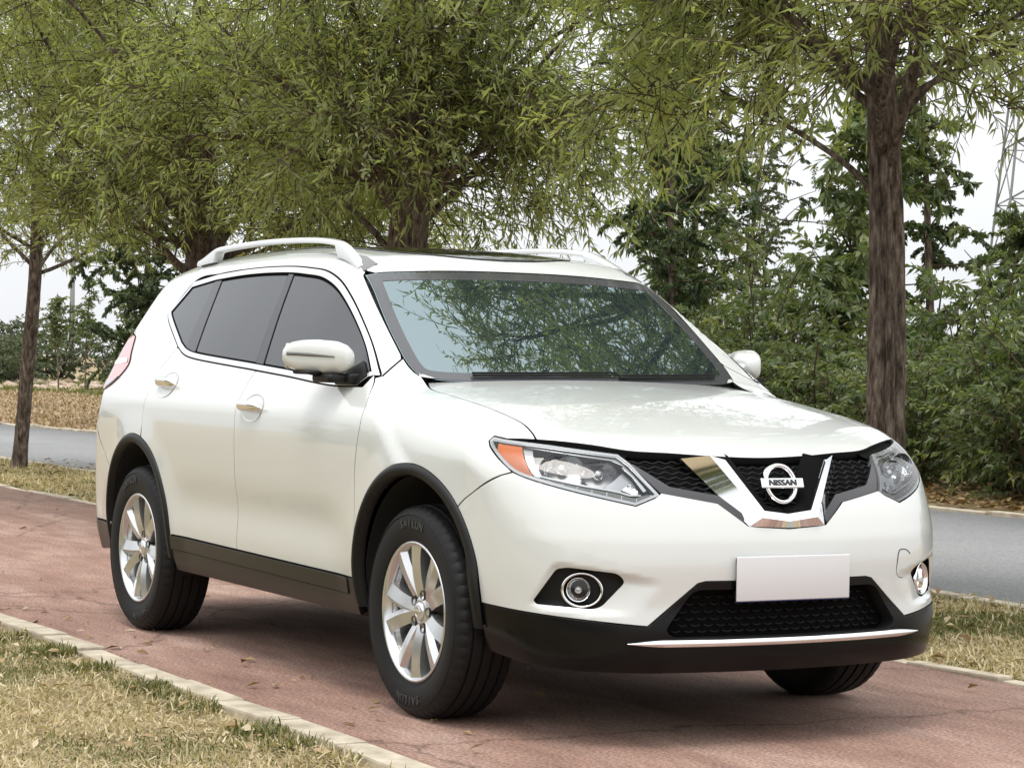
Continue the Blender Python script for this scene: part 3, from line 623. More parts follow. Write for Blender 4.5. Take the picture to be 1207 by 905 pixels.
def ring(n,el,ln,rad,hf,a0=0,jit=18,seed=1):
    r=random.Random(seed); return [(hf+r.uniform(-.06,.06),a0+360*i/n+r.uniform(-jit,jit),el+r.uniform(-10,10),ln*r.uniform(.85,1.15),rad*r.uniform(.8,1.1)) for i in range(n)]
def pruned(P):
    # shoots cut away round the clear stem on the side of the path
    q=P-np.array([-2.05,2.7,0]); a=np.array([.79,-.61]); f=q[...,0]*a[0]+q[...,1]*a[1]; s=np.abs(-q[...,0]*a[1]+q[...,1]*a[0]); z=P[...,2]
    return ((f>-.1)&(s<.16+.10*np.sin(z*9))&(z<2.62-.10*np.clip(f,0,3))).any(1)|((z<2.02-.02*f)&(f>-1.5)).any(1)
T1=willow('willow_tree',31,[(-2.05,2.7,-.04,.100),(-2.05,2.7,.9,.092),(-2.09,2.71,1.8,.086),(-2.16,2.69,2.7,.068),(-2.24,2.66,3.6,.050),(-2.30,2.65,4.7,.030)],
  ring(7,34,1.7,.020,.50,20,18,2)+ring(7,48,1.9,.030,.64,50,18,3)+ring(6,62,1.9,.028,.85,0,18,4)+[(.50,-35,30,1.8,.024),(.53,215,30,1.9,.024),(.5,120,30,1.8,.022),(.55,250,40,2.0,.024),(.47,-10,55,1.7,.034)],9,12,20,
  'willow with a thick furrowed brown trunk standing to the right of the car',GRP,furrow=(3.70,4.62),skip=pruned)
T2=willow('willow_tree',32,[(-7.5,2.75,-.04,.20),(-7.5,2.75,1.0,.165),(-7.48,2.75,1.9,.150),(-7.42,2.75,2.3,.10),(-7.35,2.75,3.2,.055),(-7.3,2.8,4.6,.03)],
  ring(9,38,1.9,.032,.44,10,14,5)+ring(9,54,2.3,.040,.47,30,14,6)+ring(7,66,2.3,.036,.55,0,18,7)+ring(5,22,1.6,.018,.50,40,18,37),8,11,18,
  'willow forking low just above the car roof, its trunk hidden by the roof',GRP,tint0=-.04,inner=.10)
T3=willow('willow_tree',33,[(-11.3,2.75,-.04,.22),(-11.3,2.75,1.1,.185),(-11.25,2.75,2.0,.16),(-11.3,2.7,2.8,.09),(-11.35,2.7,4.8,.03)],
  ring(9,38,2.0,.036,.42,0,14,8)+ring(9,54,2.5,.042,.48,22,14,9)+ring(7,66,2.4,.036,.58,0,18,10)+ring(5,22,1.7,.02,.48,40,18,38),8,12,20,
  'willow with a dark trunk showing over the rear left of the car roof',GRP,inner=.16,skip=lambda P:(P[...,2]<2.0).any(1))
T4=willow('willow_tree',34,[(-16.4,2.78,-.04,.076),(-16.2,2.78,1.0,.068),(-15.98,2.78,2.1,.062),(-15.9,2.75,3.2,.048),(-15.8,2.7,4.9,.03)],
  ring(8,32,1.9,.022,.46,0,18,11)+ring(8,48,2.1,.028,.6,22,18,12)+ring(6,62,2.0,.028,.8,0,18,13),9,12,19,
  'slender leaning willow at the left edge on the grass strip',GRP,tint0=.06,skip=lambda P:(P[...,2]<2.02).any(1))
# ---- hedge shrubs and background trees
BROAD=leafmat('broad_leaf',[(.072,.102,.048),(.108,.145,.060),(.150,.185,.074),(.20,.23,.09),(.28,.28,.11)],.42,.45,.5)
DARKL=leafmat('dark_leaf',[(.052,.078,.040),(.078,.108,.050),(.11,.145,.062),(.15,.185,.075)],.4,.4,.5)
def shrub_mesh(seed,w_,h_,n,leaf,m,stems=9,lobes=16,low=.05):
    """returns (stem mesh data, crown mesh data): sprays of leaves on many thin stems"""
    r=np.random.default_rng(seed); st=[];tw=[]
    for s in range(stems):
        a=r.uniform(0,6.28); q=np.array([math.cos(a)*.12*w_,math.sin(a)*.12*w_,0]); d=np.array([math.cos(a)*r.uniform(.1,.8)*w_/h_,math.sin(a)*r.uniform(.1,.8)*w_/h_,1.]); P=grow(r,q,d,h_*r.uniform(.6,1.05),10,.06,.07); st.append(P)
        for k in range(lobes):
            t=r.uniform(low,1.)**.85; i=min(8,int(t*9)); v=r.normal(0,1,3); v[2]*=.45; v/=np.linalg.norm(v); tw.append(grow(r,P[i],v+np.array([0,0,.25]),w_*r.uniform(.25,.62)*(1.1-.35*t),7,.20,.10))
    TW=np.array(tw); SP=np.array(st); sV,sQ=tubes(SP,np.tile(np.linspace(.022,.006,10),(len(st),1))*h_/2.,6); tV,tQ=tubes(TW,np.tile(np.linspace(.006,.002,7),(len(TW),1)),3)
    nl=max(4,n//len(TW)); lV,lQ=leaves_on(r,TW,None,nl,leaf[0],leaf[1],.40,1.1)
    tt=np.repeat(r.normal(.42,.16,len(TW)),nl)+r.normal(0,.14,len(TW)*nl)
    a=mkq('stem',np.concatenate([sV,tV]),np.concatenate([sQ,tQ+len(sV)]),TWIG,smooth=True); c=mkq('crown',lV,lQ,m,attr=np.clip(tt,0,1).repeat(4)); return a,c
class Proto:
    def __init__(s,a,c): s.o=(a,c); s.first=True
    def place(s,name,loc,rz,sc,label,cat,group):
        e=empty(name,loc,rz); e.scale=sc if hasattr(sc,'__len__') else (sc,)*3
        for o in s.o:
            c=o if s.first else o.copy()
            if not s.first: COL.objects.link(c)
            c.parent=e
        s.first=False; return tag(e,label,cat,group)
H=[Proto(*shrub_mesh(51+i,1.35,2.0,6200,(.090,.034),BROAD,10,20,.02)) for i in range(3)]
rr=random.Random(5); i=0
x=-31.
while x<-1.5:
    y=10.2+rr.uniform(-.25,.25); s=rr.uniform(.85,1.12)
    H[i%3].place('hedge_shrub',(x,y,float(ground_h(np.array(x),np.array(y)))),rr.uniform(0,6.28),(s,s,s*rr.uniform(.85,1.1)),'leafy green shrub in the front row of the dense hedge across the road','shrub','shrubs of the hedge across the road'); x+=rr.uniform(.75,1.05); i+=1
x=-31.5
while x<-1.5:
    y=11.7+rr.uniform(-.4,.4); s=rr.uniform(1.05,1.35)
    H[i%3].place('hedge_shrub',(x,y,float(ground_h(np.array(x),np.array(y)))),rr.uniform(0,6.28),(s,s,s*rr.uniform(.9,1.12)),'taller green shrub in the back row of the hedge across the road','shrub','taller shrubs behind the hedge'); x+=rr.uniform(1.1,1.6); i+=1
# the hedge on the near side, behind the viewer: only its reflections in the car are in the picture
x=-24.
while x<26.:
    y=-13.+rr.uniform(-.7,.7)-.02*x; s=rr.uniform(1.3,1.9)
    H[i%3].place('hedge_shrub',(x,y,-.03),rr.uniform(0,6.28),(s,s,s*rr.uniform(.8,1.15)),'big green shrub across the near grass, seen only reflected in the car','shrub','shrubs on the near side of the path'); x+=rr.uniform(1.5,2.2); i+=1
# slim background trees with heart-shaped leaves
def btree(name,x,y,h_,w_,m,seed,label,n=9000,leaf=(.078,.046),group=None,low=.25,cat='tree',tr=.07):
    r=np.random.default_rng(seed); root=empty(name,(x,y,float(ground_h(np.array(x),np.array(y))))); P=grow(r,(0,0,0),(r.normal(0,.03),r.normal(0,.03),1),h_,16,0,.02)
    parts=[tube(P,np.linspace(tr,tr*.2,16),10)]; tw=[];sb=[]
    for k in range(int(26+h_*4)):
        t=r.uniform(low,1.); i=min(14,int(t*15)); a=r.uniform(0,6.28); e=r.uniform(-.15,1.25); prof=math.sin(math.pi*min(1,max(.12,(t-low)/(1-low)*.82+.16)))**.7
        B=grow(r,P[i],(math.cos(a)*math.cos(e),math.sin(a)*math.cos(e),math.sin(e)),w_*prof*r.uniform(.6,1.1),8,.10,.08); sb.append(B)
        for j in range(7):
            q=B[min(7,1+int(r.random()*7))]; v=r.normal(0,1,3); v[2]*=.5; tw.append(grow(r,q,v/np.linalg.norm(v)+np.array([0,0,.1]),w_*r.uniform(.15,.38),7,.16,.1))
    SB=np.array(sb);TW=np.array(tw); bV,bQ=tubes(SB,np.tile(np.linspace(.018,.005,8),(len(SB),1)),5); tV,tQ=tubes(TW,np.tile(np.linspace(.006,.002,7),(len(TW),1)),3)
    mk('trunk',*cat_mesh(parts),BARK,root); mkq('branch',np.concatenate([bV,tV]),np.concatenate([bQ,tQ+len(bV)]),TWIG,root,smooth=True)
    nl=max(4,int(1.6*n)//len(TW)); lV,lQ=leaves_on(r,TW,None,nl,leaf[0],leaf[1],.55,1.1); tt=np.repeat(r.normal(.42,.16,len(TW)),nl)+r.normal(0,.12,len(TW)*nl)
    mkq('crown',lV,lQ,m,root,attr=np.clip(tt,0,1).repeat(4)); return tag(root,label,cat,group)
# ================================================================= beyond the road: trees, pylon, poles
btree('broadleaf_tree',-29.5,8.85,5.6,1.35,DARKL,61,'dark dense tree rising behind the rear left of the car, beyond the road',16000,low=.06)
btree('broadleaf_tree',-17.5,11.6,6.6,1.15,DARKL,62,'tall dark poplar rising out of the hedge just right of the windscreen',16000,low=.12)
btree('broadleaf_tree',-15.0,11.9,4.6,1.25,BROAD,63,'loose light-leaved tree rising from the hedge left of the thick trunk',6000,low=.25,leaf=(.15,.05))
btree('broadleaf_tree',-19.5,13.0,4.4,1.3,BROAD,64,'open feathery tree behind the hedge between the poplar and the thick trunk',4500,low=.4,leaf=(.16,.045))
btree('broadleaf_tree',-16.2,14.5,6.2,.62,DARKL,65,'narrow dark column of foliage behind the hedge, right of the thick trunk',8000,low=.2)
btree('broadleaf_tree',-13.2,13.4,2.9,1.2,BROAD,66,'bushy light green tree topping the hedge at the right edge',9000,low=.15)
btree('broadleaf_tree',-24.0,16.0,7.0,1.7,BROAD,67,'tall green tree far behind the hedge, above the car roof',12000,low=.2)
btree('broadleaf_tree',-35.5,13.5,7.0,1.7,BROAD,68,'tall green tree far behind the rear of the car',12000,low=.2)
btree('broadleaf_tree',-30,21,8.0,2.0,DARKL,69,'large dark tree standing furthest behind the hedge',12000,low=.2)
# far bank at the left
FARG='small trees in a line on the far bank'
fp=[(-50,9.0,2.6,1.3),(-52,11.2,3.1,1.4),(-51,13.0,2.3,1.2),(-55,14.6,3.4,1.5),(-53,16.8,2.7,1.4),(-58,12.4,3.6,1.6),(-61,17.5,4.2,1.8),(-57,20,3.6,1.7),(-64,15,3.8,1.6),(-60,7.5,3.0,1.5),(-62,5.2,3.6,1.7),(-61,2.6,2.8,1.5),(-63,0,3.4,1.7),(-60,-2.8,3.0,1.6),(-62,-5.5,3.7,1.8),(-60,-8.5,3.1,1.7),(-63,-12,3.6,1.8)]
FARL=leafmat('hazed_far_leaf',[(.07,.09,.05),(.10,.125,.07),(.15,.165,.095)],.5,.3,.4)  # distance haze put into the leaf colour: paler, greyer greens
FT=[Proto(*shrub_mesh(71+i,1.9,2.6,3800,(.15,.06),FARL,8,16,.05)) for i in range(2)]
for i,(x,y,h_,w_) in enumerate(fp):
    FT[i%2].place('far_shrub',(x,y,float(ground_h(np.array(x),np.array(y)))-.02),i*1.7,(w_/1.3,w_/1.3,h_/4.3),'haze-paled green bushy tree in the line on the far bank at the left','tree',FARG)
for x,y,h_,lb in ((-41.5,11.9,2.5,'thin young sapling on the far bank, right of the slender leaning willow'),(-40.2,10.9,2.1,'thin young sapling on the far bank, behind the slender leaning willow'),(-42.5,13.2,2.3,'thin young sapling on the far bank nearest the car')):
    btree('sapling',x,y,h_,.38,BROAD,int(-x*10),lb,700,low=.45,tr=.02)
# rubble along the top of the bank
RUB=mat('rubble',(.33,.25,.19),.95,spec=.1); add_vary(RUB,(.24,.17,.12),(.46,.38,.31),3)
r=np.random.default_rng(77); parts=[]
for i in range(150):
    s=r.uniform(.10,.34); bm=bmesh.new(); bmesh.ops.create_icosphere(bm,subdivisions=1,radius=s)
    for v in bm.verts: v.co*=r.uniform(.7,1.2)
    bm.verts.index_update(); x=r.uniform(-56,-44); y=10.2+(-x-40)*.25+r.normal(0,1.8)+1.5
    parts.append((np.array([v.co[:] for v in bm.verts])*[1.4,1,.6]+[x,y,.30],[[v.index for v in f.verts] for f in bm.faces])); bm.free()
V,Fc=cat_mesh(parts); tag(mk('rubble',V,Fc,RUB,smooth=False),'low bank of brown rubble far off at the left','rubble',None,'stuff')
# pole with wires
POLE=mat('pole_grey',(.20,.20,.20),.7)
pz=empty('utility_pole',(-97.5,30.05,.3),label='thin grey utility pole far off at the left',cat='pole')
mk('pole',*tube([(0,0,-.5),(0,0,2.),(0,0,5.6)],[.15,.13,.10],10),POLE,pz); mk('crossarm',*box((-.05,-.8,5.0),(.05,.8,5.1),.01),POLE,pz)
for y0,z0,nm in ((-.7,5.15,'upper'),(.7,4.6,'lower')):
    P=[(np.array([0+25*t,y0+28*t,z0+.3-1.9*math.sin(math.pi*t*.55)])).tolist() for t in np.linspace(0,1,16)]
    mk('wire',*tube(P,.022,5),POLE,pz)
# lattice pylon
STL=mat('galvanised_steel',(.22,.225,.23),.6,.4)
py=empty('lattice_pylon',(-82.0,75.5,0),rz=math.radians(57),label='grey steel lattice pylon rising behind the trees at the right edge',cat='pylon')
def hw(z): return 3.1*(1-z/34)+.35
def beam(a,b,r_): return tube(np.array([a,(np.array(a)+b)/2,b]),r_,4)
legs=[(1,1),(1,-1),(-1,-1),(-1,1)]
for sx_,sy_ in legs: mk('leg',*tube([(sx_*hw(z),sy_*hw(z),z) for z in (-.5,8,16,24,30)],.07,6),STL,py)
zs=[0,3.4,6.6,9.6,12.4,15,17.4,19.6,21.6,23.4,25,26.6,28,29.4]; parts=[]
for z0,z1 in zip(zs[:-1],zs[1:]):
    for (ax,ay),(bx,by) in zip(legs,legs[1:]+legs[:1]):
        a0=np.array([ax*hw(z0),ay*hw(z0),z0]);b0=np.array([bx*hw(z0),by*hw(z0),z0]);a1=np.array([ax*hw(z1),ay*hw(z1),z1]);b1=np.array([bx*hw(z1),by*hw(z1),z1])
        parts+=[beam(a0,b1,.035),beam(b0,a1,.035),beam(a1,b1,.03)]
mk('bracing',*cat_mesh(parts),STL,py)
for z in (20,24,28): mk('crossarm',*cat_mesh([beam((-4.5,0,z+.3),(4.5,0,z+.3),.09),beam((-4.5,0,z+.3),(-hw(z),0,z-.7),.06),beam((4.5,0,z+.3),(hw(z),0,z-.7),.06)]),STL,py)
# ================================================================= the white SUV (x forward, y left, z up; front axle at x=0)
WHITE=mat('pearl_white_paint',(.625,.645,.622),.30,coat=1.0,coat_rough=.025); WHITE.node_tree.nodes['Principled BSDF'].inputs['Coat IOR'].default_value=1.65
BLKPL=mat('black_plastic_trim',(.008,.0078,.0075),.5,spec=.28)
CLAD=mat('brown_black_cladding',(.020,.0165,.0135),.36,spec=.35)
GLOSSBLK=mat('gloss_black_plastic',(.006,.006,.007),.12,coat=.4)
MATTBLK=mat('matt_black_shell',(.004,.004,.004),.9,spec=.1)
CHROME=mat('chrome',(.86,.87,.88),.05,1)
SATIN=mat('satin_silver',(.80,.81,.83),.20,.85)
ALLOY=mat('alloy_wheel_paint',(.66,.665,.67),.24,.85,coat=.5)
ALLOYIN=mat('alloy_barrel',(.42,.42,.42),.35,.85)
RUBBER=mat('tyre_rubber',(.009,.009,.0095),.6,spec=.28); add_bump(RUBBER,90,.15,.002)
RUBTXT=mat('tyre_lettering',(.04,.04,.04),.6)
STEEL=mat('brake_steel',(.12,.115,.11),.45,.8)
TINT=mat('privacy_glass',(.018,.020,.024),.03,spec=.50)
WSG=clear('windscreen_glass',(.07,.13,.14),3.3); 
def haze_veil(m,col,k):
    nt=m.node_tree; o=[n for n in nt.nodes if n.type=='OUTPUT_MATERIAL'][0]; src=o.inputs[0].links[0].from_socket
    d=nt.nodes.new('ShaderNodeBsdfDiffuse'); d.inputs[0].default_value=(*col,1); x=nt.nodes.new('ShaderNodeMixShader'); x.inputs[0].default_value=k
    nt.links.new(src,x.inputs[1]); nt.links.new(d.outputs[0],x.inputs[2]); nt.links.new(x.outputs[0],o.inputs[0])
haze_veil(WSG,(.36,.52,.55),.035); WSG.node_tree.nodes['Glossy BSDF'].inputs[0].default_value=(.80,.97,1,1)  # pale teal haze mixed into the glass to lift its dark reflections
LENS=clear('clear_lens',(.93,.94,.95),1.42)
AMBER=mat('amber_lens',(.70,.16,.02),.18,coat=.8)
RED=mat('red_lens',(.72,.26,.27),.14,coat=.9)
PINK=mat('pale_lens',(.82,.70,.69),.12,coat=.9)
GREYIN=mat('lamp_inner_grey',(.36,.37,.38),.28,.4)
DARKIN=mat('lamp_inner_dark',(.30,.305,.31),.3,.3)
REFL=mat('lamp_reflector',(.86,.87,.88),.12,1); add_bump(REFL,55,.5,.01,2)
DRL=mat('light_strip',(.17,.17,.15),.16,.25,coat=.6)
BEZ=mat('lamp_bezel',(.52,.53,.53),.2,.6,coat=.5)
PLATE=mat('plain_plate',(.66,.66,.665),.55)
PLEDGE=mat('plate_edge',(.02,.04,.16),.5)
INT=mat('interior_trim',(.035,.035,.036),.75)
SEATM=mat('seat_cloth',(.085,.083,.08),.85)
GRID=mat('grille_plastic',(.006,.006,.006),.5,spec=.22)
GREYPL=mat('grey_plastic',(.16,.16,.165),.45)

car=empty('parked_car',(0,0,0),label='white pearl SUV with silver roof rails parked on the red path',cat='car')
IS,IC=inv_side,inv_cyl
A=lambda k: np.array(T[k],float)
cyl=lambda u,f: map_cyl(u,f)
ICR=lambda P: inv_cyl(P,-2.7,-1)
cylr=lambda u,f: map_cyl(u,f,-2.7,-1)
def wsm(u,f):   # windscreen sheet: (y, z*1.5)
    u=np.asarray(u,float); o=np.stack([0*u[:,0]-1.9,u[:,0],u[:,1]/1.5],1); d=np.tile([1.,0,0],(len(u),1))
    t=solve(f,o,d,0,2.6); return o+t[:,None]*d
IW=lambda P: np.stack([np.atleast_2d(P)[:,1],np.atleast_2d(P)[:,2]*1.5],1)
# -- wheel arch line: radius by angle
def arch(ax,a0,a1,off=0.,n=60,sgn=1):
    a=np.radians(np.linspace(a0,a1,n)); r=pl([-10,0,30,60,90,120,150,180,190],[.428,.436,.470,.492,.496,.490,.470,.440,.435],np.degrees(a))+off
    return ax+r*np.cos(a), .362+r*np.sin(a)
ZS_F,ZS_R=.432,.450     # top of the sill cladding
def sillz(x): return ZS_F+(ZS_R-ZS_F)*(x+.45)/(-1.8)
dlo=A('dlo'); i_fc=11   # index of the front lower corner of the window line
dlo_top=crv(dlo[:i_fc+1]); dlo_top=dlo_top
dlo_bot=crv(dlo[i_fc+1:])                    # front -> rear along the waist
dlo_all=np.concatenate([crv(dlo[0:2]),crv(dlo[1:i_fc+1])[1:],crv(dlo[i_fc+1:19])])
waist=np.concatenate([dlo[i_fc+1:i_fc+2]+[.055,.004,.0],dlo[i_fc+1:19]])   # from the mirror corner back to the kick-up
waist=crv(waist)
def split_at(c,x): k=np.argmin(np.abs(c[:,0]-x)); return k
# door lines
df=A('doorfront'); df=crv(np.concatenate([[[-.468,-.80,1.135]],[[-.425,-.845,1.105]],df[1:-1],S([-.452],[ZS_F])]))
ds=crv(np.concatenate([S([-1.507],[1.150]),S([-1.528,-1.535,-1.530,-1.535,-1.545,-1.552],[1.10,1.0,.9,.75,.6,sillz(-1.55)])]))
rd=A('reardoor'); rd=crv(np.concatenate([rd[:4],S([-2.60],[.90])]))
ax_,az_=arch(-2.705,0,90); ra_x,ra_z=arch(-2.705,9,77.5)
ra=S(ra_x,ra_z); fa_x,fa_z=arch(0,169,9); fa=S(fa_x,fa_z)
arch_full_f=np.stack(arch(0,-6,186,n=90),1); arch_full_r=np.stack(arch(-2.705,-6,186,n=90),1)
# -- hood
hl=crv(A('hoodline')); le=A('hoodlead')[1:6]; le[-1]=[.745,0,le[-1][2]]
le=crv(np.concatenate([[hl[-1]],le,mirY(le[:-1])[::-1],[mirY(hl[-1])]]))
hy=np.linspace(-.62,.62,40); hx=-.335-.10*np.abs(hy)**2-.17*np.abs(hy)**4
hz=Hh(hx,hy); hrear=np.stack([hx,hy,hz],1)
hood_o=np.concatenate([hl,le[1:-1],mirY(hl)[::-1],hrear[::-1]])
panel('hood',IS(hood_o),map_side,flow,WHITE,car,res=.026,lip=.03)
# -- front wings
lamp=A('lampN')
wsl=A('ws')
for _i,_dz in ((3,.003),(4,.008),(5,.016),(6,.018)): wsl[_i,2]-=_dz; wsl[_i,0]=XWS(wsl[_i,1],wsl[_i,2])
fo=np.concatenate([df[::-1][:-1], lin([df[0],A('apseam')[0],A('apseam')[1]])[1:],
    crv(wsl[2:6]), crv([wsl[5],(wsl[5]+hl[0])/2+[0,0,-.002],hl[0]])[1:], hl[1:], lin([hl[-1],lamp[2],lamp[1]])[1:], crv([lamp[1],lamp[0],lamp[12],lamp[11],lamp[10]])[1:],
    crv(A('seam'))[1:-1], fa[::-1][np.argmin(np.abs(fa[::-1,0]-.318)):] ])
panel('front_wing',IS(fo),map_side,fbody,WHITE,car,both=True)
# -- doors
k=split_at(waist,-1.507)
bot=lambda a,b: S(np.linspace(a,b,60),sillz(np.linspace(a,b,60)))
fd=np.concatenate([df[::-1], waist[:k], ds, bot(ds[-1,0],df[-1,0])[1:-1]])
door_f=panel('front_door',IS(fd),map_side,fbody,WHITE,car,both=True)
rdo=np.concatenate([waist[k:], rd, ra[::-1], bot(ra[0,0],ds[-1,0])[1:-1], ds[::-1][:-1]])
door_r=panel('rear_door',IS(rdo),map_side,fbody,WHITE,car,both=True)
# -- body side: screen pillar, cant rail, rear pillar and quarter
ditch=crv([[-1.003,-.612,1.531],[-1.158,-.587,1.582],[-1.438,-.556,1.622],[-1.75,-.545,1.64],[-2.3,-.54,1.64],[-2.9,-.52,1.62],[-3.28,-.49,1.585]])
def RC(deg,z,f=fbody): return map_cyl(np.stack([np.radians(np.atleast_1d(deg))*.9,np.atleast_1d(z)],1),f,-2.7,-1)
re=crv(np.concatenate([[ditch[-1]],RC([39,42.5,44.5],[1.53,1.44,1.30])]))
tl=np.array([[-3.245,-.722,1.285],[-3.16,-.770,1.215],[-3.089,-.806,1.155],[-3.13,-.83,1.10],[-3.20,-.842,1.062],[-3.26,-.835,1.04]])
qb=np.concatenate([crv(tl),RC([51,46.8,46.8],[1.018,1.008,.934]),RC([52,57],[.912,.806])]); 
arr=S(*arch(-2.705,102,150)); 
qs=crv(np.concatenate([[qb[-1]],S([-3.20],[.755]),S([arch(-2.705,139,140)[0][0]],[arch(-2.705,139,140)[1][0]])]))
ar_q=S(*arch(-2.705,139,77.5))
qo=np.concatenate([lin([dlo[i_fc]+[0.004,0,0],A('apseam')[0],A('apseam')[1]])[1:], crv([wsl[2],wsl[1],wsl[0]])[1:], ditch, re[1:], lin(qb), qs[1:], ar_q[1:-1],
    rd[::-1], np.concatenate([crv(dlo[[18,19,0]])[1:],crv(dlo[:i_fc+1])[1:]])])
panel('body_side',IS(qo),map_side,fbody,WHITE,car,both=True)
# -- roof with the dark glass panel
wt=crv([[-1.003,-.612,1.531],[-.945,-.30,1.548],[-.925,0,1.552],[-.945,.30,1.548],[-1.003,.612,1.531]])
wt=np.stack([XWS(wt[:,1],wt[:,2])-.004,wt[:,1],wt[:,2]],1); 
yy=np.linspace(.49,-.49,30); rr_=np.stack([-3.36+.22*(np.abs(yy)/.49)**2*.35,yy,0*yy+1.575],1)
ro=np.concatenate([wt[::-1][:-1],ditch,rr_[::-1][1:-1],mirY(ditch)[::-1][:-1]])
def roofm(u,f):
    u=np.asarray(u,float); o=np.stack([u[:,0],u[:,1],0*u[:,0]+1.0],1); d=np.tile([0,0,1.],(len(u),1)); t=solve(f,o,d,0,1.); return o+t[:,None]*d
rou=ro[:,:2].copy()
sx=np.array([[-1.03,0],[-1.045,-.15],[-1.085,-.27],[-1.17,-.38],[-1.30,-.435],[-1.6,-.45],[-2.3,-.45],[-2.55,-.43],[-2.62,-.38],[-2.65,-.2],[-2.655,0]])
sun_o=np.concatenate([crv(sx),mirY2(crv(sx))[::-1][1:-1]]) if False else np.concatenate([crv(sx),(crv(sx)*[1,-1])[::-1][1:-1]])
roof=panel('roof',rou,roofm,fupp,WHITE,car,holes=[sun_o],res=.04)
SUNG=mat('sunroof_glass',(.012,.013,.014),.04,coat=.3)
panel('sunroof',sun_o,roofm,fupp,SUNG,roof,off=.004,res=.05,lip=.01)
# -- roof rails
def rail():
    b=crv([[-1.06,-.600,1.545],[-1.16,-.588,1.580],[-1.35,-.567,1.612],[-1.6,-.552,1.632],[-2.1,-.546,1.642],[-2.6,-.535,1.632],[-2.95,-.52,1.614]],.03)
    x=b[:,0]; lift=.040*sst(-1.06,-1.36,x)*sst(-2.98,-2.66,x)
    n=len(b); V=[];Fc=[]
    for i,(q,l) in enumerate(zip(b,lift)):
        foot=max(1-sst(-1.07,-1.36,q[0]),1-sst(-2.97,-2.72,q[0])) ; c=q+[0,0,l]
        lowz=q[2]-.006 if (q[0]>-1.335 or q[0]<-2.70) else c[2]-.004
        wd=.021
        ring=[(-wd,lowz),(-wd*1.02,c[2]+.006),(-wd*.75,c[2]+.016),(0,c[2]+.019),(wd*.75,c[2]+.016),(wd*1.02,c[2]+.006),(wd,lowz)]
        V+=[(q[0],q[1]+a,zz) for a,zz in ring]
    for i in range(n-1):
        for k in range(7): Fc.append((i*7+k,i*7+(k+1)%7,(i+1)*7+(k+1)%7,(i+1)*7+k))
    Fc+= [tuple(range(7)),tuple((n-1)*7+k for k in range(7))]
    o=mk('roof_rail',V,Fc,SATIN,car); sharp(o,40); return o
RAILM=mat('roof_rail_silver',(.72,.73,.73),.28,.55,coat=.4)
SATIN_=SATIN; SATIN=RAILM
_r=rail(); twin(_r); SATIN=SATIN_
# dark filler at the front foot
fil=panel('rail_foot_pad',np.array([[-1.005,-.625],[-1.02,-.555],[-1.14,-.545],[-1.26,-.545],[-1.26,-.562],[-1.13,-.592]]),roofm,fupp,GREYPL,car,off=.004,res=.02,both=True)
# -- side glazing
chrome_out=np.concatenate([crv(dlo[:2]),crv(dlo[1:3])[1:],crv(dlo[2:i_fc+1])[1:],lin([dlo[i_fc],dlo[i_fc+1]])[1:-1],crv(dlo[i_fc+1:19]),crv(dlo[[18,19,0]])[1:-1]])
cu=IS(chrome_out)
gl_in=inset(dedup(cu),.021)
CHR2=mat('window_chrome',(.80,.81,.82),.12,1)
panel('window_trim',cu,map_side,fbody,CHR2,car,holes=[gl_in],off=.002,gap=.004,hgap=0,res=.03,both=True)
panel('window_gasket',inset(dedup(cu),.004),map_side,fbody,MATTBLK,car,off=-.008,gap=0,lip=0,res=.06,both=True)
gi=inset(dedup(cu),.0245)
def cut(P,keep):   # clip closed polygon by half-plane keep(u)>=0
    out=[];n=len(P)
    for i in range(n):
        a,b=P[i],P[(i+1)%n]; fa_,fb=keep(a),keep(b)
        if fa_>=0: out.append(a)
        if fa_*fb<0: out.append(a+(b-a)*fa_/(fa_-fb))
    return np.array(out)
def side_of(a,b): 
    a=np.array(a);b=np.array(b); d=b-a
    return lambda q: d[0]*(q[1]-a[1])-d[1]*(q[0]-a[0])
b0,b1=IS(S([-1.447],[1.150]))[0],IS(S([-1.640],[1.545]))[0]      # front edge of the door pillar band
c0,c1=IS(S([-1.53],[1.150]))[0],IS(S([-1.700],[1.555]))[0]       # rear edge
e0,e1=IS(S([-2.262],[1.195]))[0],IS(S([-2.462],[1.555]))[0]      # rear door glass rear edge
g0,g1=IS(S([-2.43],[1.225]))[0],IS(S([-2.545],[1.55]))[0]         # quarter glass front edge
up_=1
fwd=lambda a,b:(lambda q:-side_of(a,b)(q)); aft=side_of
gf=cut(gi,fwd(b0,b1)); grr=cut(cut(gi,aft(c0,c1)),fwd(e0,e1)); gq=cut(gi,aft(g0,g1))
bp=cut(cut(gi,aft(b0,b1)),fwd(c0,c1)); cp=cut(cut(gi,aft(e0,e1)),fwd(g0,g1))
for nm,pg,par in (('window_pane',gf,door_f),('window_pane',grr,door_r)):
    a,b=panel(nm,lin(np.vstack([pg,pg[:1]]),.02)[:-1],map_side,fbody,TINT,None,off=-.004,res=.04,lip=.004,both=True,gap=.007); a.parent=par[0]; b.parent=par[1]
panel('quarter_window',lin(np.vstack([gq,gq[:1]]),.02)[:-1],map_side,fbody,TINT,car,off=-.004,res=.04,lip=.004,both=True,gap=.003)
PIL=mat('pillar_black',(.012,.0125,.015),.16,spec=.4)
for pg in (bp,cp): panel('window_pillar',lin(np.vstack([pg,pg[:1]]),.02)[:-1],map_side,fbody,PIL,car,off=-.001,res=.03,lip=.006,both=True,gap=.003)
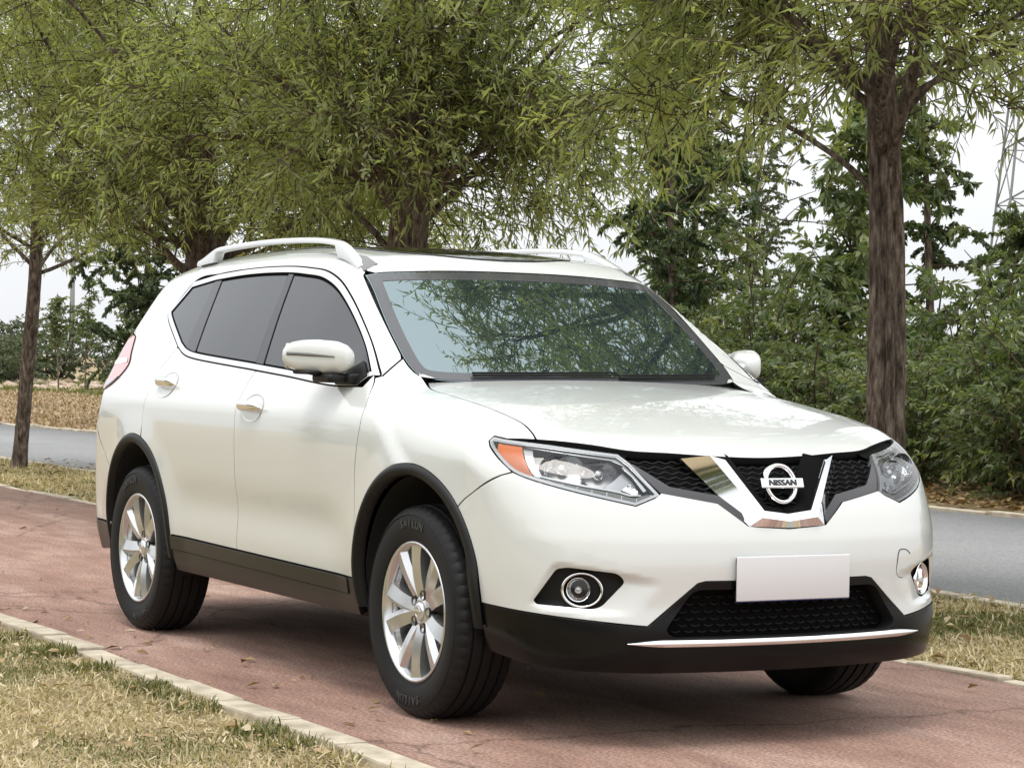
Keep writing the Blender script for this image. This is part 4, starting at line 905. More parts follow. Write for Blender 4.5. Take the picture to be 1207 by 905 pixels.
# -- windscreen with its dark printed border
wl=np.concatenate([crv(wsl[:3]),crv(wsl[2:7])[1:]]); 
wb=crv(np.concatenate([[wsl[6]],[[-.36,-.30,1.126],[-.34,0,1.124],[-.36,.30,1.126]],[mirY(wsl[6])]]))
wo=np.concatenate([wl,wb[1:-1],mirY(wl)[::-1],wt[::-1][1:-1]])
wu=IW(wo)
ws=panel('windscreen',wu,wsm,fupp,WSG,car,off=.001,res=.04,lip=0,gap=.003)
wi=rnd(inset(dedup(wu,.012),.048)[::3],.03,2)
FRIT=mat('screen_border',(.055,.056,.060),.10,coat=.3)
panel('screen_border',wu,wsm,fupp,FRIT,ws,holes=[wi],off=.003,gap=.008,hgap=0,res=.04,lip=.004)
# wipers and scuttle
cy=np.linspace(-.60,.60,40)
cow=[np.stack([XWS(cy,0*cy+1.150-.0*cy)+dx-.02*0,cy,Hh(XWS(cy,0*cy+1.15)+dx,cy)-dz],1) for dx,dz in((-.01,-.012),(.03,.012),(.10,.05))]
V=np.concatenate(cow); n=len(cy); mk('scuttle_panel',V,[(a*n+i,a*n+i+1,(a+1)*n+i+1,(a+1)*n+i) for a in range(2) for i in range(n-1)],BLKPL,car)
def wiper(ya,yb,za,zb):
    y=np.linspace(ya,yb,16); z=np.linspace(za,zb,16); P=np.stack([XWS(y,z)+.022,y,z+.006],1)
    v,f=tube(P+[-.008,0,0],np.linspace(.006,.004,16),6); v2,f2=tube(P+[-.016,0,.008],.004,6); V,Fc=cat_mesh([(v,f),(v2,f2)])
    mk('wiper',V,Fc,BLKPL,car)
wiper(-.48,.12,1.150,1.160); wiper(.12,.58,1.150,1.158)
# -- front bumper (painted), skirt (black) and the openings
gl=A('grlow')[:4]; gl[-1]=[gl[-1][0],0,gl[-1][2]]
bl=A('bumplow')[:6]; bl[-1][1]=0
lowlamp=np.concatenate([crv([lamp[10],lamp[9],lamp[8],lamp[7]]),lin([lamp[7],lamp[6]])[1:]])
se=crv(A('seam'))
fa_front=fa[np.argmin(np.abs(fa[:,0]-.318)):]       # arch from the seam down to the front lower end
fa_front=fa_front
half=np.concatenate([ crv([gl[3],gl[2]*[1,1,1]+[.004,.03,-.003],gl[2]])[0:-1], lin([gl[2],gl[1],gl[0]]), lowlamp[::-1][1:], se[1:-1], fa_front, crv([fa_front[-1],bl[1],bl[2]])[1:], lin([bl[2],bl[3]])[1:-1], crv([bl[3],bl[4]]), lin([bl[4],bl[5]])[1:] ])
hu=IC(half); hu2=(hu*[-1,1])[::-1]
bo=np.concatenate([hu,hu2[1:-1]])
fog=A('fogN'); fgu=rnd(IC(fog),[.012,.01,.012,.02,.012,.03,.03,.006],4)
bump=panel('front_bumper',bo,cyl,flow,WHITE,car,holes=[fgu,fgu*[-1,1]],res=.012,lip=.02)
# skirt
sk=A('skirtlow'); 
sk_half=np.concatenate([ [[sk[3][0],0,.240]], sk[2:3],sk[1:2],[[.37,-.84,.27]] ])
sk_half=np.concatenate([[[.90,0,.238]],[[.885,-.2,.238]],[[.80,-.55,.240]],[[.62,-.76,.25]],[[.42,-.84,.275]]])
up_half=np.concatenate([[fa_front[-1]],crv([fa_front[-1],bl[1],bl[2]])[1:], lin([bl[2],bl[3]])[1:-1], crv([bl[3],bl[4]]), lin([bl[4],bl[5]])[1:]])
shu=np.concatenate([IC(crv(sk_half)),lin(IC(np.array([sk_half[-1],up_half[0]])))[1:-1],IC(up_half)])
so_=np.concatenate([shu,(shu*[-1,1])[::-1][1:-1]])
mesh_o=rnd(np.array([[.43,.375],[.345,.500],[-.345,.500],[-.43,.375],[-.40,.352],[0,.352],[.40,.352]])*[.98,1],[.02,.03,.03,.02,.02,.2,.02],4)
SKIRT=mat('black_front_skirt',(.004,.004,.0045),.20,spec=.24)
skirt=panel('front_skirt',so_,cyl,flow,SKIRT,car,holes=[lin(np.vstack([mesh_o,mesh_o[:1]]),.02)[:-1]],res=.03,lip=.05,off=.003)
# intake back and its mesh studs
panel('intake_backing',inset(mesh_o,-.01),cyl,flow,MATTBLK,skirt,off=-.055,lip=0,res=.05,gap=0)
g=[]
for r_,z in enumerate(np.arange(.368,.497,.0215)):
    for u in np.arange(-.42,.421,.042):
        q=np.array([[u+(.021 if r_%2 else 0),z]])
        if inpoly(q,mesh_o)[0] and dpoly(q,mesh_o)[0]>.012:
            P=cyl(np.vstack([q+[dx,dz] for dx,dz in((-.015,.003),(0,-.003),(.015,.003))]),flow); N=grad(flow,P); g.append(tube(P-N*.043,.0032,5))
V,Fc=cat_mesh(g); mk('intake_mesh',V,Fc,GRID,skirt)
# chrome strip along the skirt
cs=np.linspace(-.575,.575,60); zz=.337-.010*(np.abs(cs)/.575)**2*0
P=map_cyl(np.stack([cs*.92,0*cs+.336],1),flow); N=grad(flow,P); h=.011*(1-np.clip((np.abs(cs)-.46)/.115,0,1)**1.5)+.0015
V=[]; 
for q,n_,hh in zip(P,N,h):
    V+=[q+n_*.004+[0,0,-hh],q+n_*.014+[0,0,-hh*.8],q+n_*.016+[0,0,.0],q+n_*.012+[0,0,hh*.85],q+n_*.003+[0,0,hh]]
Fc=[(i*5+k,i*5+k+1,(i+1)*5+k+1,(i+1)*5+k) for i in range(59) for k in range(4)]
mk('chrome_strip',V,Fc,CHROME,car)
# -- fine grooves: rear bumper returns and the tow-eye cover
def groove(pts,f,both=True):
    P=crv(np.array(pts,float),.01); N=grad(f,P); o=mk('panel_groove',*tube(P+N*.0002,.0016,5),bpy.data.materials['gap_shade'],car)
    if both: twin(o)
groove([(-2.894,-.849,1.085),(-2.97,-.845,1.0845),(-3.057,-.837,1.082)],fbody)
groove([(-2.965,-.893,.932),(-3.02,-.889,.9325),(-3.075,-.884,.933)],fbody)
groove([(.854,.537,.594),(.859,.52,.607),(.872,.478,.608),(.877,.468,.581),(.876,.464,.53),(.867,.488,.516),(.853,.515,.521)],flow,False)
# -- fog lamps
def fogs():
    o=panel('fog_lamp',fgu,cyl,flow,BLKPL,car,off=-.030,res=.02,lip=.0,gap=-.012)
    # walls of the pocket
    Q=cyl(inset(fgu,-.001),flow); N=grad(flow,Q); n=len(Q); V=np.concatenate([Q-N*.004,Q-N*.032]); mk('fog_surround',V,[(i,(i+1)%n,n+(i+1)%n,n+i) for i in range(n)],BLKPL,o)
    c=FR(-.676,.497)[0]; nn=np.array([.83,-.555,.05]); nn/=np.linalg.norm(nn); c=c-nn*.020
    R=Vector((0,-1,0)).rotation_difference(Vector(nn)).to_matrix(); R=np.array(R)
    pl_=lambda v: (np.asarray(v)*[1.17,1,.98])@R.T+c
    v,f=lathe([(.047,.010),(.0485,-.008),(.0505,-.016),(.054,-.0185),(.0575,-.015),(.0585,-.004),(.0585,.014)],48); mk('fog_ring',pl_(v),f,CHROME,o)
    v,f=lathe([(.0475,-.004),(.045,.02),(.036,.03),(.001,.032)],32); mk('fog_bezel',pl_(v),f,BLKPL,o)
    pl2=lambda v: np.asarray(v)@R.T+c+np.array([-.004,-.012,0])
    v,f=lathe([(.0395,-.002),(.034,.010),(.02,.020),(.004,.024)],28); mk('fog_reflector',pl2(v),f,REFL,o)
    v,f=lathe([(.012,.02),(.011,.0),(.006,-.006),(.001,-.007)],16); mk('fog_bulb',pl2(v),f,BEZ,o)
    v,f=lathe([(.041,.004),(.040,-.002),(.03,-.009),(.012,-.0125),(.001,-.013)],28); mk('fog_lens',pl2(v),f,LENS,o)
    return o
def twin_tree(o):
    t=twin(o)
    for ch in list(o.children): twin(ch,parent=t)
    return t
twin_tree(fogs())
# -- grille: dark back, wavy bars, satin lower frame, chrome V
gt=le; top_half=gt[gt[:,1]<=0.0]; top_half=top_half[top_half[:,1]>-.505]     # under the hood edge
tip=lamp[6]; lin_in=lamp[5]
gh=np.concatenate([ [[gl[3][0],0,gl[3][2]]], lin([gl[2],gl[1],gl[0]]), lin([gl[0],lin_in])[1:], [lamp[4]] ])
gu=IC(np.concatenate([gh,top_half-[0,0,0]])) ; 
go=np.concatenate([gu,(gu*[-1,1])[::-1][1:-1]])
grille=panel('grille',go,cyl,flow,MATTBLK,car,off=-.035,res=.04,lip=0,gap=-.01)
bars=[]
vz=lambda y: None
for r_,z in enumerate(np.arange(.712,.93,.0165)):
    u=np.arange(-.60,.6001,.006); q=np.stack([u,z+.0035*np.sin(u*2*np.pi/.050+r_*1.9)],1); P=cyl(q,flow); N=grad(flow,P); P=P-N*.022
    ok=inpoly(q,go)&(dpoly(q,go)>.006); run=[]
    for i in range(len(u)+1):
        if i<len(u) and ok[i]: run.append(P[i])
        else:
            if len(run)>6: bars.append(tube(np.array(run),.0034,5))
            run=[]
V,Fc=cat_mesh(bars); mk('grille_bars',V,Fc,GRID,grille)
lo_band=np.concatenate([lin([gl[2]+[0,-.012,.004],gl[1],gl[0],lin_in]), lin([lin_in+[.0,.012,.0],gl[0]+[.008,.03,.022],gl[1]+[.004,.01,.026],gl[2]+[0,-.005,.035]])])
panel('grille_frame',IC(lo_band),cyl,flow,mat('grille_frame_grey',(.05,.05,.054),.33),grille,off=-.006,res=.02,lip=.025,gap=.001,both=True)
# black strip standing in for the shaded gap between hood edge and lamp
bs=np.concatenate([crv([le[0],*le[(le[:,1]<-.45)][1:]]) , crv([lamp[4]+[0.01,.02,-.004],lamp[3],lamp[2],lamp[1]])])
panel('lamp_gap_shade',IC(bs),cyl,flow,MATTBLK,car,off=-.016,res=.02,lip=0,gap=-.003,both=True)
# chrome V
def seg(c): # resample corner by corner so that the lines stay in step
    c=np.array(c,float); out=[]
    for a,b,k in zip(c[:-1],c[1:],(20,12)): out+=[a+(b-a)*t for t in np.linspace(0,1,k,endpoint=False)]
    out.append(c[-1]); return np.array(out)
vo=seg([(.7405,-.3095,.9075),(.9008,-.1477,.6988),(.914,0,.693)]); vc=seg([(.806,-.243,.921),(.916,-.108,.727),(.913,0,.7135)]); vi=seg([(.832,-.200,.908),(.902,-.092,.748),(.902,0,.737)])
full=lambda c: np.concatenate([c,mirY(c)[::-1][1:]])
bow=lambda c,k: c+np.stack([0*c[:,0]-k*np.abs(c[:,1])**2*0,0*c[:,0],0*c[:,0]],1)
rows=[full(q) for q in (vo+[-.05,0,0],vo,vc,vi,vi+[-.06,0,-.004])]
n=len(rows[0]); V=np.concatenate(rows); Fc=[(a*n+i,a*n+i+1,(a+1)*n+i+1,(a+1)*n+i) for a in range(4) for i in range(n-1)]
Fc+=[(0,n,2*n,3*n,4*n),tuple(a*n+n-1 for a in (4,3,2,1,0))]
sharp(mk('chrome_trim',V,Fc,CHROME,grille),14)
# black inner liner of the V
li=[vi+[-.012,0,0],vi+[-.03,.030,.012],vi+[-.075,.042,.018]]
for q in li: q[:,1]=np.minimum(q[:,1],0)
rows=[full(q) for q in li]; V=np.concatenate(rows); mk('grille_liner',V,[(a*n+i,a*n+i+1,(a+1)*n+i+1,(a+1)*n+i) for a in range(2) for i in range(n-1)],MATTBLK,grille)
# emblem
def text_mesh(s,size,ext,name,m,parent,font_scale=(1,1)):
    cu=bpy.data.curves.new(name,'FONT'); cu.body=s; cu.size=size; cu.extrude=ext; cu.align_x='CENTER'; cu.align_y='CENTER'; cu.offset=size*.018; cu.resolution_u=3
    o=bpy.data.objects.new('tmp',cu); COL.objects.link(o); bpy.context.view_layer.update(); me=bpy.data.meshes.new_from_object(o); bpy.data.objects.remove(o)
    me.name=name; me.materials.clear(); me.materials.append(m); q=bpy.data.objects.new(name,me); COL.objects.link(q); q.parent=parent; return q
ec=FR(0,.828)[0]; tilt=math.radians(17)
em=None
v,f=lathe([(.0525,0),(.0525,-.010),(.0555,-.017),(.061,-.020),(.0665,-.017),(.069,-.009),(.069,.01)],64)
def eplace(v,dx=.008):   # lathe space (axis -y out) -> car front
    v=np.asarray(v); out=np.stack([-v[:,1],v[:,0],v[:,2]],1); c,s=math.cos(tilt),math.sin(tilt)
    out=np.stack([out[:,0]*c-out[:,2]*s,out[:,1],out[:,0]*s+out[:,2]*c],1); return out+ec+[dx,0,0]
em=mk('emblem',eplace(v*np.array([.93,1,1.0])),f,CHROME,grille); 
v,f=box((-.083,-.024,-.0165),(.083,.0,.0165),.004,3); mk('emblem_bar',eplace(v),f,CHROME,em)
tx=text_mesh('NISSAN',.0275,.0012,'emblem_lettering',GLOSSBLK,em)
nrm=Vector((math.cos(tilt),0,math.sin(tilt))); upv=Vector((-math.sin(tilt),0,math.cos(tilt))); rt=Vector((0,1,0))
p0=Vector(eplace(np.array([[0,-.0255,0]]))[0])
tx.matrix_local=Matrix(((rt[0]*1.18,upv[0],nrm[0],p0[0]),(rt[1]*1.18,upv[1],nrm[1],p0[1]),(rt[2]*1.18,upv[2],nrm[2],p0[2]),(0,0,0,1)))
# -- number plate
v,f=box((.937,-.220,.4655),(.945,.220,.6065),.003,2); np_=mk('number_plate',v,f,PLATE,car)
v,f=box((.9355,-.222,.4625),(.9425,.222,.4655)); mk('plate_edge',v,f,PLEDGE,np_)
v,f=box((.905,-.21,.47),(.9355,.21,.60),.004); mk('plate_holder',v,f,BLKPL,np_)
# -- headlamps
def headlamp():
    lo=np.concatenate([crv([lamp[12],lamp[0],lamp[1]],.01),lin([lamp[1],lamp[2],lamp[3],lamp[4]])[1:],lin([lamp[4],lamp[5],lamp[6],lamp[7]])[1:],crv([lamp[7],lamp[8],lamp[9],lamp[10],lamp[11],lamp[12]])[1:-1]])
    lu=dedup(IC(lo)); lu=inset(lu,.002)
    base=panel('headlight',lu,cyl,flow,DARKIN,car,off=-.052,res=.03,lip=0,gap=-.003)
    Q=cyl(lu,flow);N=grad(flow,Q);n=len(Q); mk('lamp_wall',np.concatenate([Q-N*.002,Q-N*.055]),[(i,(i+1)%n,n+(i+1)%n,n+i) for i in range(n)],BEZ,base)
    panel('lamp_lens',lu,cyl,flow,LENS,base,off=.0015,res=.025,lip=0,gap=0.001)
    panel('lamp_rim',lu,cyl,flow,BEZ,base,holes=[inset(lu,.0085)],off=-.003,res=.03,lip=.004,gap=.001,hgap=0)
    # helper: a point inside the lamp: a from outer end (0) to inner end (1), b from lower edge (0) to upper (1)
    t0,t1=lu[:,0].max(),lu[:,0].min()
    def AB(a,b):
        a=np.atleast_1d(np.asarray(a,float)); b=np.atleast_1d(np.asarray(b,float)); out=[]
        for aa,bb in zip(*np.broadcast_arrays(a,b)):
            u=t0+(t1-t0)*aa; zs=[]
            for i in range(len(lu)):
                p_,q_=lu[i],lu[(i+1)%len(lu)]
                if (p_[0]-u)*(q_[0]-u)<=0 and p_[0]!=q_[0]: zs.append(p_[1]+(q_[1]-p_[1])*(u-p_[0])/(q_[0]-p_[0]))
            z0,z1=min(zs),max(zs); out.append((u,z0+(z1-z0)*bb))
        return np.array(out)
    def strip(nm,pts,m,off,lip=.02,gap=0): return panel(nm,lin(np.vstack([pts,pts[:1]]),.012)[:-1],cyl,flow,m,base,off=off,res=.015,lip=lip,gap=gap)
    # amber turn signal at the outer end
    strip('amber_indicator',np.vstack([AB([.05,.10,.16,.20],[.88,.90,.90,.90]),AB([.245,.30,.34],[.55,.22,.03]),AB([.27,.20,.13,.07],[.05,.06,.10,.3])]),AMBER,-.010)
    # pale divider
    strip('lamp_bezel',np.vstack([AB([.205,.26],[.93,.93]),AB([.30,.345,.375],[.58,.25,.16]),AB([.345,.31,.25],[.10,.22,.58])]),BEZ,-.016)
    # running strip along the lower edge, in cells
    xs=np.linspace(.33,.965,22); lowb=np.interp(xs,[.33,.8,.9,.965],[.02,.02,.03,.05]); hib=np.interp(xs,[.33,.6,.86,.9,.965],[.13,.16,.21,.30,.46])
    strip('light_strip',np.vstack([AB(xs,lowb),AB(xs[::-1],hib[::-1])]),DRL,-.012,.02)
    for xx in np.linspace(.33,.955,9)[1:]:
        lb=np.interp(xx,[.33,.8,.9,.955],[.04,.04,.06,.08]); hb=np.interp(xx,[.33,.6,.86,.9,.955],[.12,.15,.19,.27,.40])
        panel('light_strip_divider',AB([xx-.002,xx+.002,xx+.002,xx-.002],[lb,lb,hb,hb]),cyl,flow,BEZ,base,off=-.010,res=.05,lip=.004,gap=0)
    xs=np.linspace(.36,.90,10); strip('lamp_bezel',np.vstack([AB(xs,np.interp(xs,[.36,.6,.86,.9],[.16,.19,.245,.31])),AB(xs[::-1],np.interp(xs[::-1],[.36,.6,.86,.9],[.185,.225,.285,.345]))]),BEZ,-.010,.03)
    # top bezel
    xs=np.linspace(.22,.80,8); strip('lamp_bezel',np.vstack([AB(xs,.90+0*xs),AB(xs[::-1],.96+0*xs)]),BEZ,-.010,.03)
    strip('lamp_bezel',np.vstack([AB([.80,.86,.93],[.93,.88,.62]),AB([.915,.85,.79],[.50,.80,.84])]),BEZ,-.012,.02)
    # bowls
    for a,b,rx,rz,d in ((.46,.58,.074,.049,-.026),(.665,.62,.062,.043,-.028)):
        P=cyl(AB(a,b),flow)[0]; Nn=grad(flow,P[None])[0]; ax_=np.array([.93,-.36,.05]); ax_/=np.linalg.norm(ax_)
        v,f=lathe([(1,-.006),(1.0,0),(.93,.012),(.75,.03),(.45,.044),(.22,.048)],36); v[:,0]*=rx; v[:,2]*=rz
        R=np.array(Vector((0,-1,0)).rotation_difference(Vector(ax_)).to_matrix()); mk('lamp_reflector',v@R.T+P+Nn*d,f,REFL,base)
        v,f=lathe([(.016,.03),(.018,.004),(.012,-.004),(.001,-.006)],16); mk('lamp_bulb',v@R.T+P+Nn*(d-.004),f,BEZ,base)
    # small inner reflector and grey wedge
    strip('lamp_wedge',np.vstack([AB([.70,.80],[.28,.84]),AB([.86,.90],[.78,.50]),AB([.84,.78],[.34,.30])]),GREYIN,-.030,.03)
    strip('lamp_reflector',np.vstack([AB([.80,.84,.885],[.36,.60,.52]),AB([.885,.87],[.42,.37])]),REFL,-.020,.02)
    return base
twin_tree(headlamp())
# -- arch trims and liners
def trim(ax,a0,a1):
    A0=np.stack(arch(ax,a0,a1,n=80),1); A1=np.stack(arch(ax,a0,a1,off=-.034,n=80),1); A2=np.stack(arch(ax,a0,a1,off=-.040,n=80),1); Am=np.stack(arch(ax,a0,a1,off=-.012,n=80),1)
    rows=[]
    for q,o in ((A0,-.004),(A0,.004),(Am,.011),(A1,.009),(A2,-.03)):
        P=S(q[:,0],q[:,1]); P=P+np.array([0,-1,0])*o; rows.append(P)
    n=80; V=np.concatenate(rows); Fc=[(a*n+i,a*n+i+1,(a+1)*n+i+1,(a+1)*n+i) for a in range(4) for i in range(n-1)]
    o=mk('wheel_arch_trim',V,Fc,BLKPL,car); twin(o)
    # liner
    q=np.stack(arch(ax,a0-12,a1+12,off=-.042,n=60),1); y=-np.minimum(Wside(q[:,0],q[:,1]),.90)+.02
    V=np.concatenate([np.stack([q[:,0],y,q[:,1]],1),np.stack([q[:,0],0*y-.52,q[:,1]],1)]); n=60
    Fc=[(i,i+1,n+i+1,n+i) for i in range(n-1)]+[tuple(range(n,2*n))]
    LIN=bpy.data.materials.get('liner') or mat('liner',(.010,.010,.010),.8)
    o=mk('wheel_arch_liner',V,Fc,LIN,car); twin(o)
trim(0.,-2,184); trim(-2.705,-2,184)
# -- sill cladding in two steps
xs0,xs1=arch(0,171,172)[0][0],arch(-2.705,9,8)[0][0]
def clad(nm,z0,z1,off,m=CLAD,xa=None,xb=None):
    a=xs0-.004 if xa is None else xa; b=xs1+.004 if xb is None else xb
    x=np.linspace(a,b,80); P=np.concatenate([S(x,z1(x)),lin(np.array([S([b],[z1(b)])[0],S([b],[z0(b)])[0]]))[1:-1],S(x[::-1],z0(x[::-1])),lin(np.array([S([a],[z0(a)])[0],S([a],[z1(a)])[0]]))[1:-1]])
    return panel(nm,IS(P),map_side,fbody,m,car,off=off,res=.05,lip=.03,gap=.001,both=True)
clad('door_cladding',lambda x:sillz(x)-.060,lambda x:sillz(x)-.004,.007,xa=-.50)
clad('sill_cladding',lambda x:.300+0*x,lambda x:sillz(x)-.064,.002)
clad('sill_cladding_end',lambda x:sillz(x)-.064,lambda x:sillz(x)-.004,.002,xa=xs0-.004,xb=-.503)
# -- door handles
def handle(x,z,door):
    P=S([x],[z])[0]; N=grad(fbody,P[None])[0]
    # cup
    th=np.arange(40)*2*np.pi/40; out=np.stack([P[0]+.105*np.cos(th),P[2]+.054*np.sin(th)],1)
    pts=S(out[:,0],out[:,1])
    rows=[]
    for s,dd in ((1.0,.0012),(.93,-.0005),(.75,-.006),(.4,-.010),(.02,-.011)):
        q=S(P[0]+(out[:,0]-P[0])*s,P[2]+(out[:,1]-P[2])*s); rows.append(q+N*(dd+.0012))
    V=np.concatenate(rows); k=40; Fc=[(a*k+i,a*k+(i+1)%k,(a+1)*k+(i+1)%k,(a+1)*k+i) for a in range(4) for i in range(k)]
    cup=mk('handle_cup',V,Fc,WHITE,door)
    # grip
    g=[]; xs=np.linspace(-.104,.104,22)
    Q=S(P[0]+xs,P[2]+.0-.00*xs); bow=.030*np.clip(1-(xs/.104)**4,0,1)**.5
    V=[];m=10
    for q,b,xx in zip(Q,bow,xs):
        hh=.0195*(1-(abs(xx)/.1045)**6)**.5+.001; dd=.012
        c=q+N*(b*.75+.006)
        V+=[c+np.array([0,0,1])*hh*np.sin(a)+N*dd*np.cos(a) for a in np.arange(m)*2*np.pi/m]
    Fc=[(i*m+k,i*m+(k+1)%m,(i+1)*m+(k+1)%m,(i+1)*m+k) for i in range(21) for k in range(m)]+[tuple(range(m)),tuple(21*m+k for k in range(m))]
    grip=mk('handle',V,Fc,CHROME,door); return cup,grip
for (x,z),dr in (((-1.372,1.006),door_f),((-2.40,1.077),door_r)):
    for o in handle(x,z,dr[0]): twin(o,parent=dr[1])
# -- mirrors
def mirror():
    th=np.linspace(0,2*np.pi,33)[:-1]; rows=[]
    # stations outward along y
    # station: y, front x, rear x, middle z, height up, height down
    st=[(-.846,-.600,-.640,1.198,.006,.006),(-.850,-.580,-.665,1.199,.022,.020),(-.860,-.566,-.700,1.200,.042,.038),(-.880,-.555,-.745,1.203,.056,.050),(-.905,-.560,-.790,1.206,.063,.060),(-.945,-.628,-.815,1.209,.064,.061),(-.980,-.688,-.825,1.211,.059,.056),(-1.005,-.735,-.828,1.212,.050,.047),(-1.022,-.768,-.825,1.212,.038,.035),(-1.032,-.786,-.818,1.212,.022,.020),(-1.036,-.796,-.808,1.212,.004,.003)]
    for y,xf,xr,zc,hu_,hd_ in st:
        c,s=np.cos(th),np.sin(th); cx=np.sign(c)*np.abs(c)**.58; sx_=np.sign(s)*np.abs(s)**.66
        x=(xf+xr)/2+(xf-xr)/2*cx*np.where(s<0,1-.16*np.abs(s)**2,1); z=zc+np.where(sx_>0,hu_,hd_)*sx_; rows.append(np.stack([x,0*x+y,z],1))
    k=32; V=np.concatenate(rows); Fc=[(a*k+i,a*k+(i+1)%k,(a+1)*k+(i+1)%k,(a+1)*k+i) for a in range(len(st)-1) for i in range(k)]
    Fc+=[tuple(range(k)),tuple((len(st)-1)*k+i for i in range(k))]
    sh=mk('wing_mirror',V,Fc,WHITE,car)
    # indicator strip let into the front face
    V=[]
    ys=np.linspace(-.925,-1.030,18); yst=np.array([q[0] for q in st])[::-1]
    for y in ys:
        g_=lambda i: np.interp(y,yst,np.array([q[i] for q in st])[::-1])
        x=g_(1); t=(y+.925)/-.105; hh=.003+.0035*min(1,t*2); zc=g_(3)+.004+.004*t
        V+=[(x-.001,y-.001,zc-hh),(x+.0035,y-.003,zc),(x-.001,y-.001,zc+hh)]
    mk('mirror_indicator',V,[(i*3+k,i*3+k+1,(i+1)*3+k+1,(i+1)*3+k) for i in range(17) for k in range(2)],mat('mirror_strip',(.20,.20,.195),.15,.7,coat=.6),sh)
    # black foot and arm
    v1=box((-.74,-.95,1.118),(-.585,-.845,1.150),.014,3); v2=box((-.66,-.885,1.112),(-.55,-.82,1.152),.012,3); 
    V,Fc=cat_mesh([v1,v2]); mk('mirror_foot',V,Fc,BLKPL,sh)
    v,f=box((-.80,-1.0,1.146),(-.66,-.88,1.160),.010,3); mk('mirror_underside',v,f,BLKPL,sh)
    v,f=box((-.832,-1.018,1.165),(-.812,-.90,1.258),.009,2); mk('mirror_glass',v,f,mat('mirror_face',(.5,.52,.55),.03,1),sh)
    # black sail piece in the window corner
    sail=np.concatenate([S([-.50,-.55,-.66,-.72,-.73,-.56],[1.125,1.215,1.25,1.17,1.118,1.118])]); 
    sail=S([-.496,-.535,-.575,-.66,-.69,-.545],[1.145,1.172,1.196,1.160,1.118,1.112])
    panel('mirror_sail',IS(sail),map_side,fbody,BLKPL,sh,off=.006,res=.02,lip=.01,gap=0)
    return sh
twin_tree(mirror())
# -- rear: tail lamps, tailgate, bumper
def tail():
    fr=np.concatenate([crv(tl)])
    inn=RC([50,37,34,36,44.5],[1.02,1.05,1.12,1.22,1.30])
    o=np.concatenate([fr,crv(inn)])
    u=ICR(o)
    b=panel('tail_lamp',u,cylr,fbody,RED,car,off=.006,res=.02,lip=.02)
    md=ICR(np.concatenate([crv(np.array([[-3.15,-.785,1.185],[-3.115,-.803,1.165]])),RC([52,44],[1.150,1.150]),RC([44,52],[1.180,1.180])]))
    panel('tail_lamp_band',md,cylr,fbody,PINK,b,off=.009,res=.02,lip=.004,gap=0)
    lw=ICR(np.concatenate([np.array([[-3.13,-.828,1.10],[-3.20,-.842,1.064],[-3.25,-.835,1.048]]),RC([52],[1.03]),RC([52],[1.085])]))
    panel('tail_lamp_clear',lw,cylr,fbody,BEZ,b,off=.009,res=.02,lip=.004,gap=.003)
    return b
twin_tree(tail())
tg_h=np.concatenate([RC([0,20,36],[1.585,1.585,1.578]),RC([39,42,44],[1.53,1.44,1.305]),RC([36.5,34.5,37],[1.22,1.12,1.045]),RC([46,46],[1.02,.935])])
tu=ICR(tg_h); tu=np.concatenate([lin(tu)]); tgo=np.concatenate([tu,(tu*[-1,1])[::-1][:-1]])
rw=rnd(np.array([[.50,1.50],[.56,1.24],[-.56,1.24],[-.50,1.50]]),.04,4)
tgp=panel('tailgate',tgo,cylr,fbody,WHITE,car,holes=[lin(np.vstack([rw,rw[:1]]),.03)[:-1]],res=.04)
panel('rear_window',lin(np.vstack([rw,rw[:1]]),.03)[:-1],cylr,fbody,TINT,tgp,off=-.003,res=.05,lip=.006)
rb_t=np.concatenate([RC([0,30,46],[.925,.925,.925]),RC([52,57],[.90,.80]),[S([-3.20],[.755])[0]]])
arb=S(*arch(-2.705,139,172)); 
rb_b=np.concatenate([RC([70,50,25,0],[.44,.44,.44,.44])])
rbu=np.concatenate([ICR(crv(rb_t)),ICR(arb),ICR(crv(np.concatenate([[arb[-1]],rb_b])))[1:]])
rbo=np.concatenate([rbu,(rbu*[-1,1])[::-1][1:-1]])
panel('rear_bumper',rbo,cylr,fbody,WHITE,car,res=.035)
rs_=np.concatenate([ICR(crv(np.concatenate([[arb[-1]+[0,0,-.004]],rb_b-[0,0,.004]]))),np.array([[0,.30]]),np.radians([[30,0],[55,0],[70,0]])[:,:1]*[.9,0]+np.array([[0,.30],[0,.31],[0,.34]])])
rso=np.concatenate([rs_,(rs_*[-1,1])[::-1][1:-1]]) if False else np.concatenate([rs_[:-4],(rs_[:-4]*[-1,1])[::-1][1:],np.array([[-1.05,.33],[-.8,.30],[.8,.30],[1.05,.33]])])
panel('rear_skirt',lin(np.vstack([rso,rso[:1]]),.03)[:-1],cylr,fbody,CLAD,car,res=.05,off=.003)
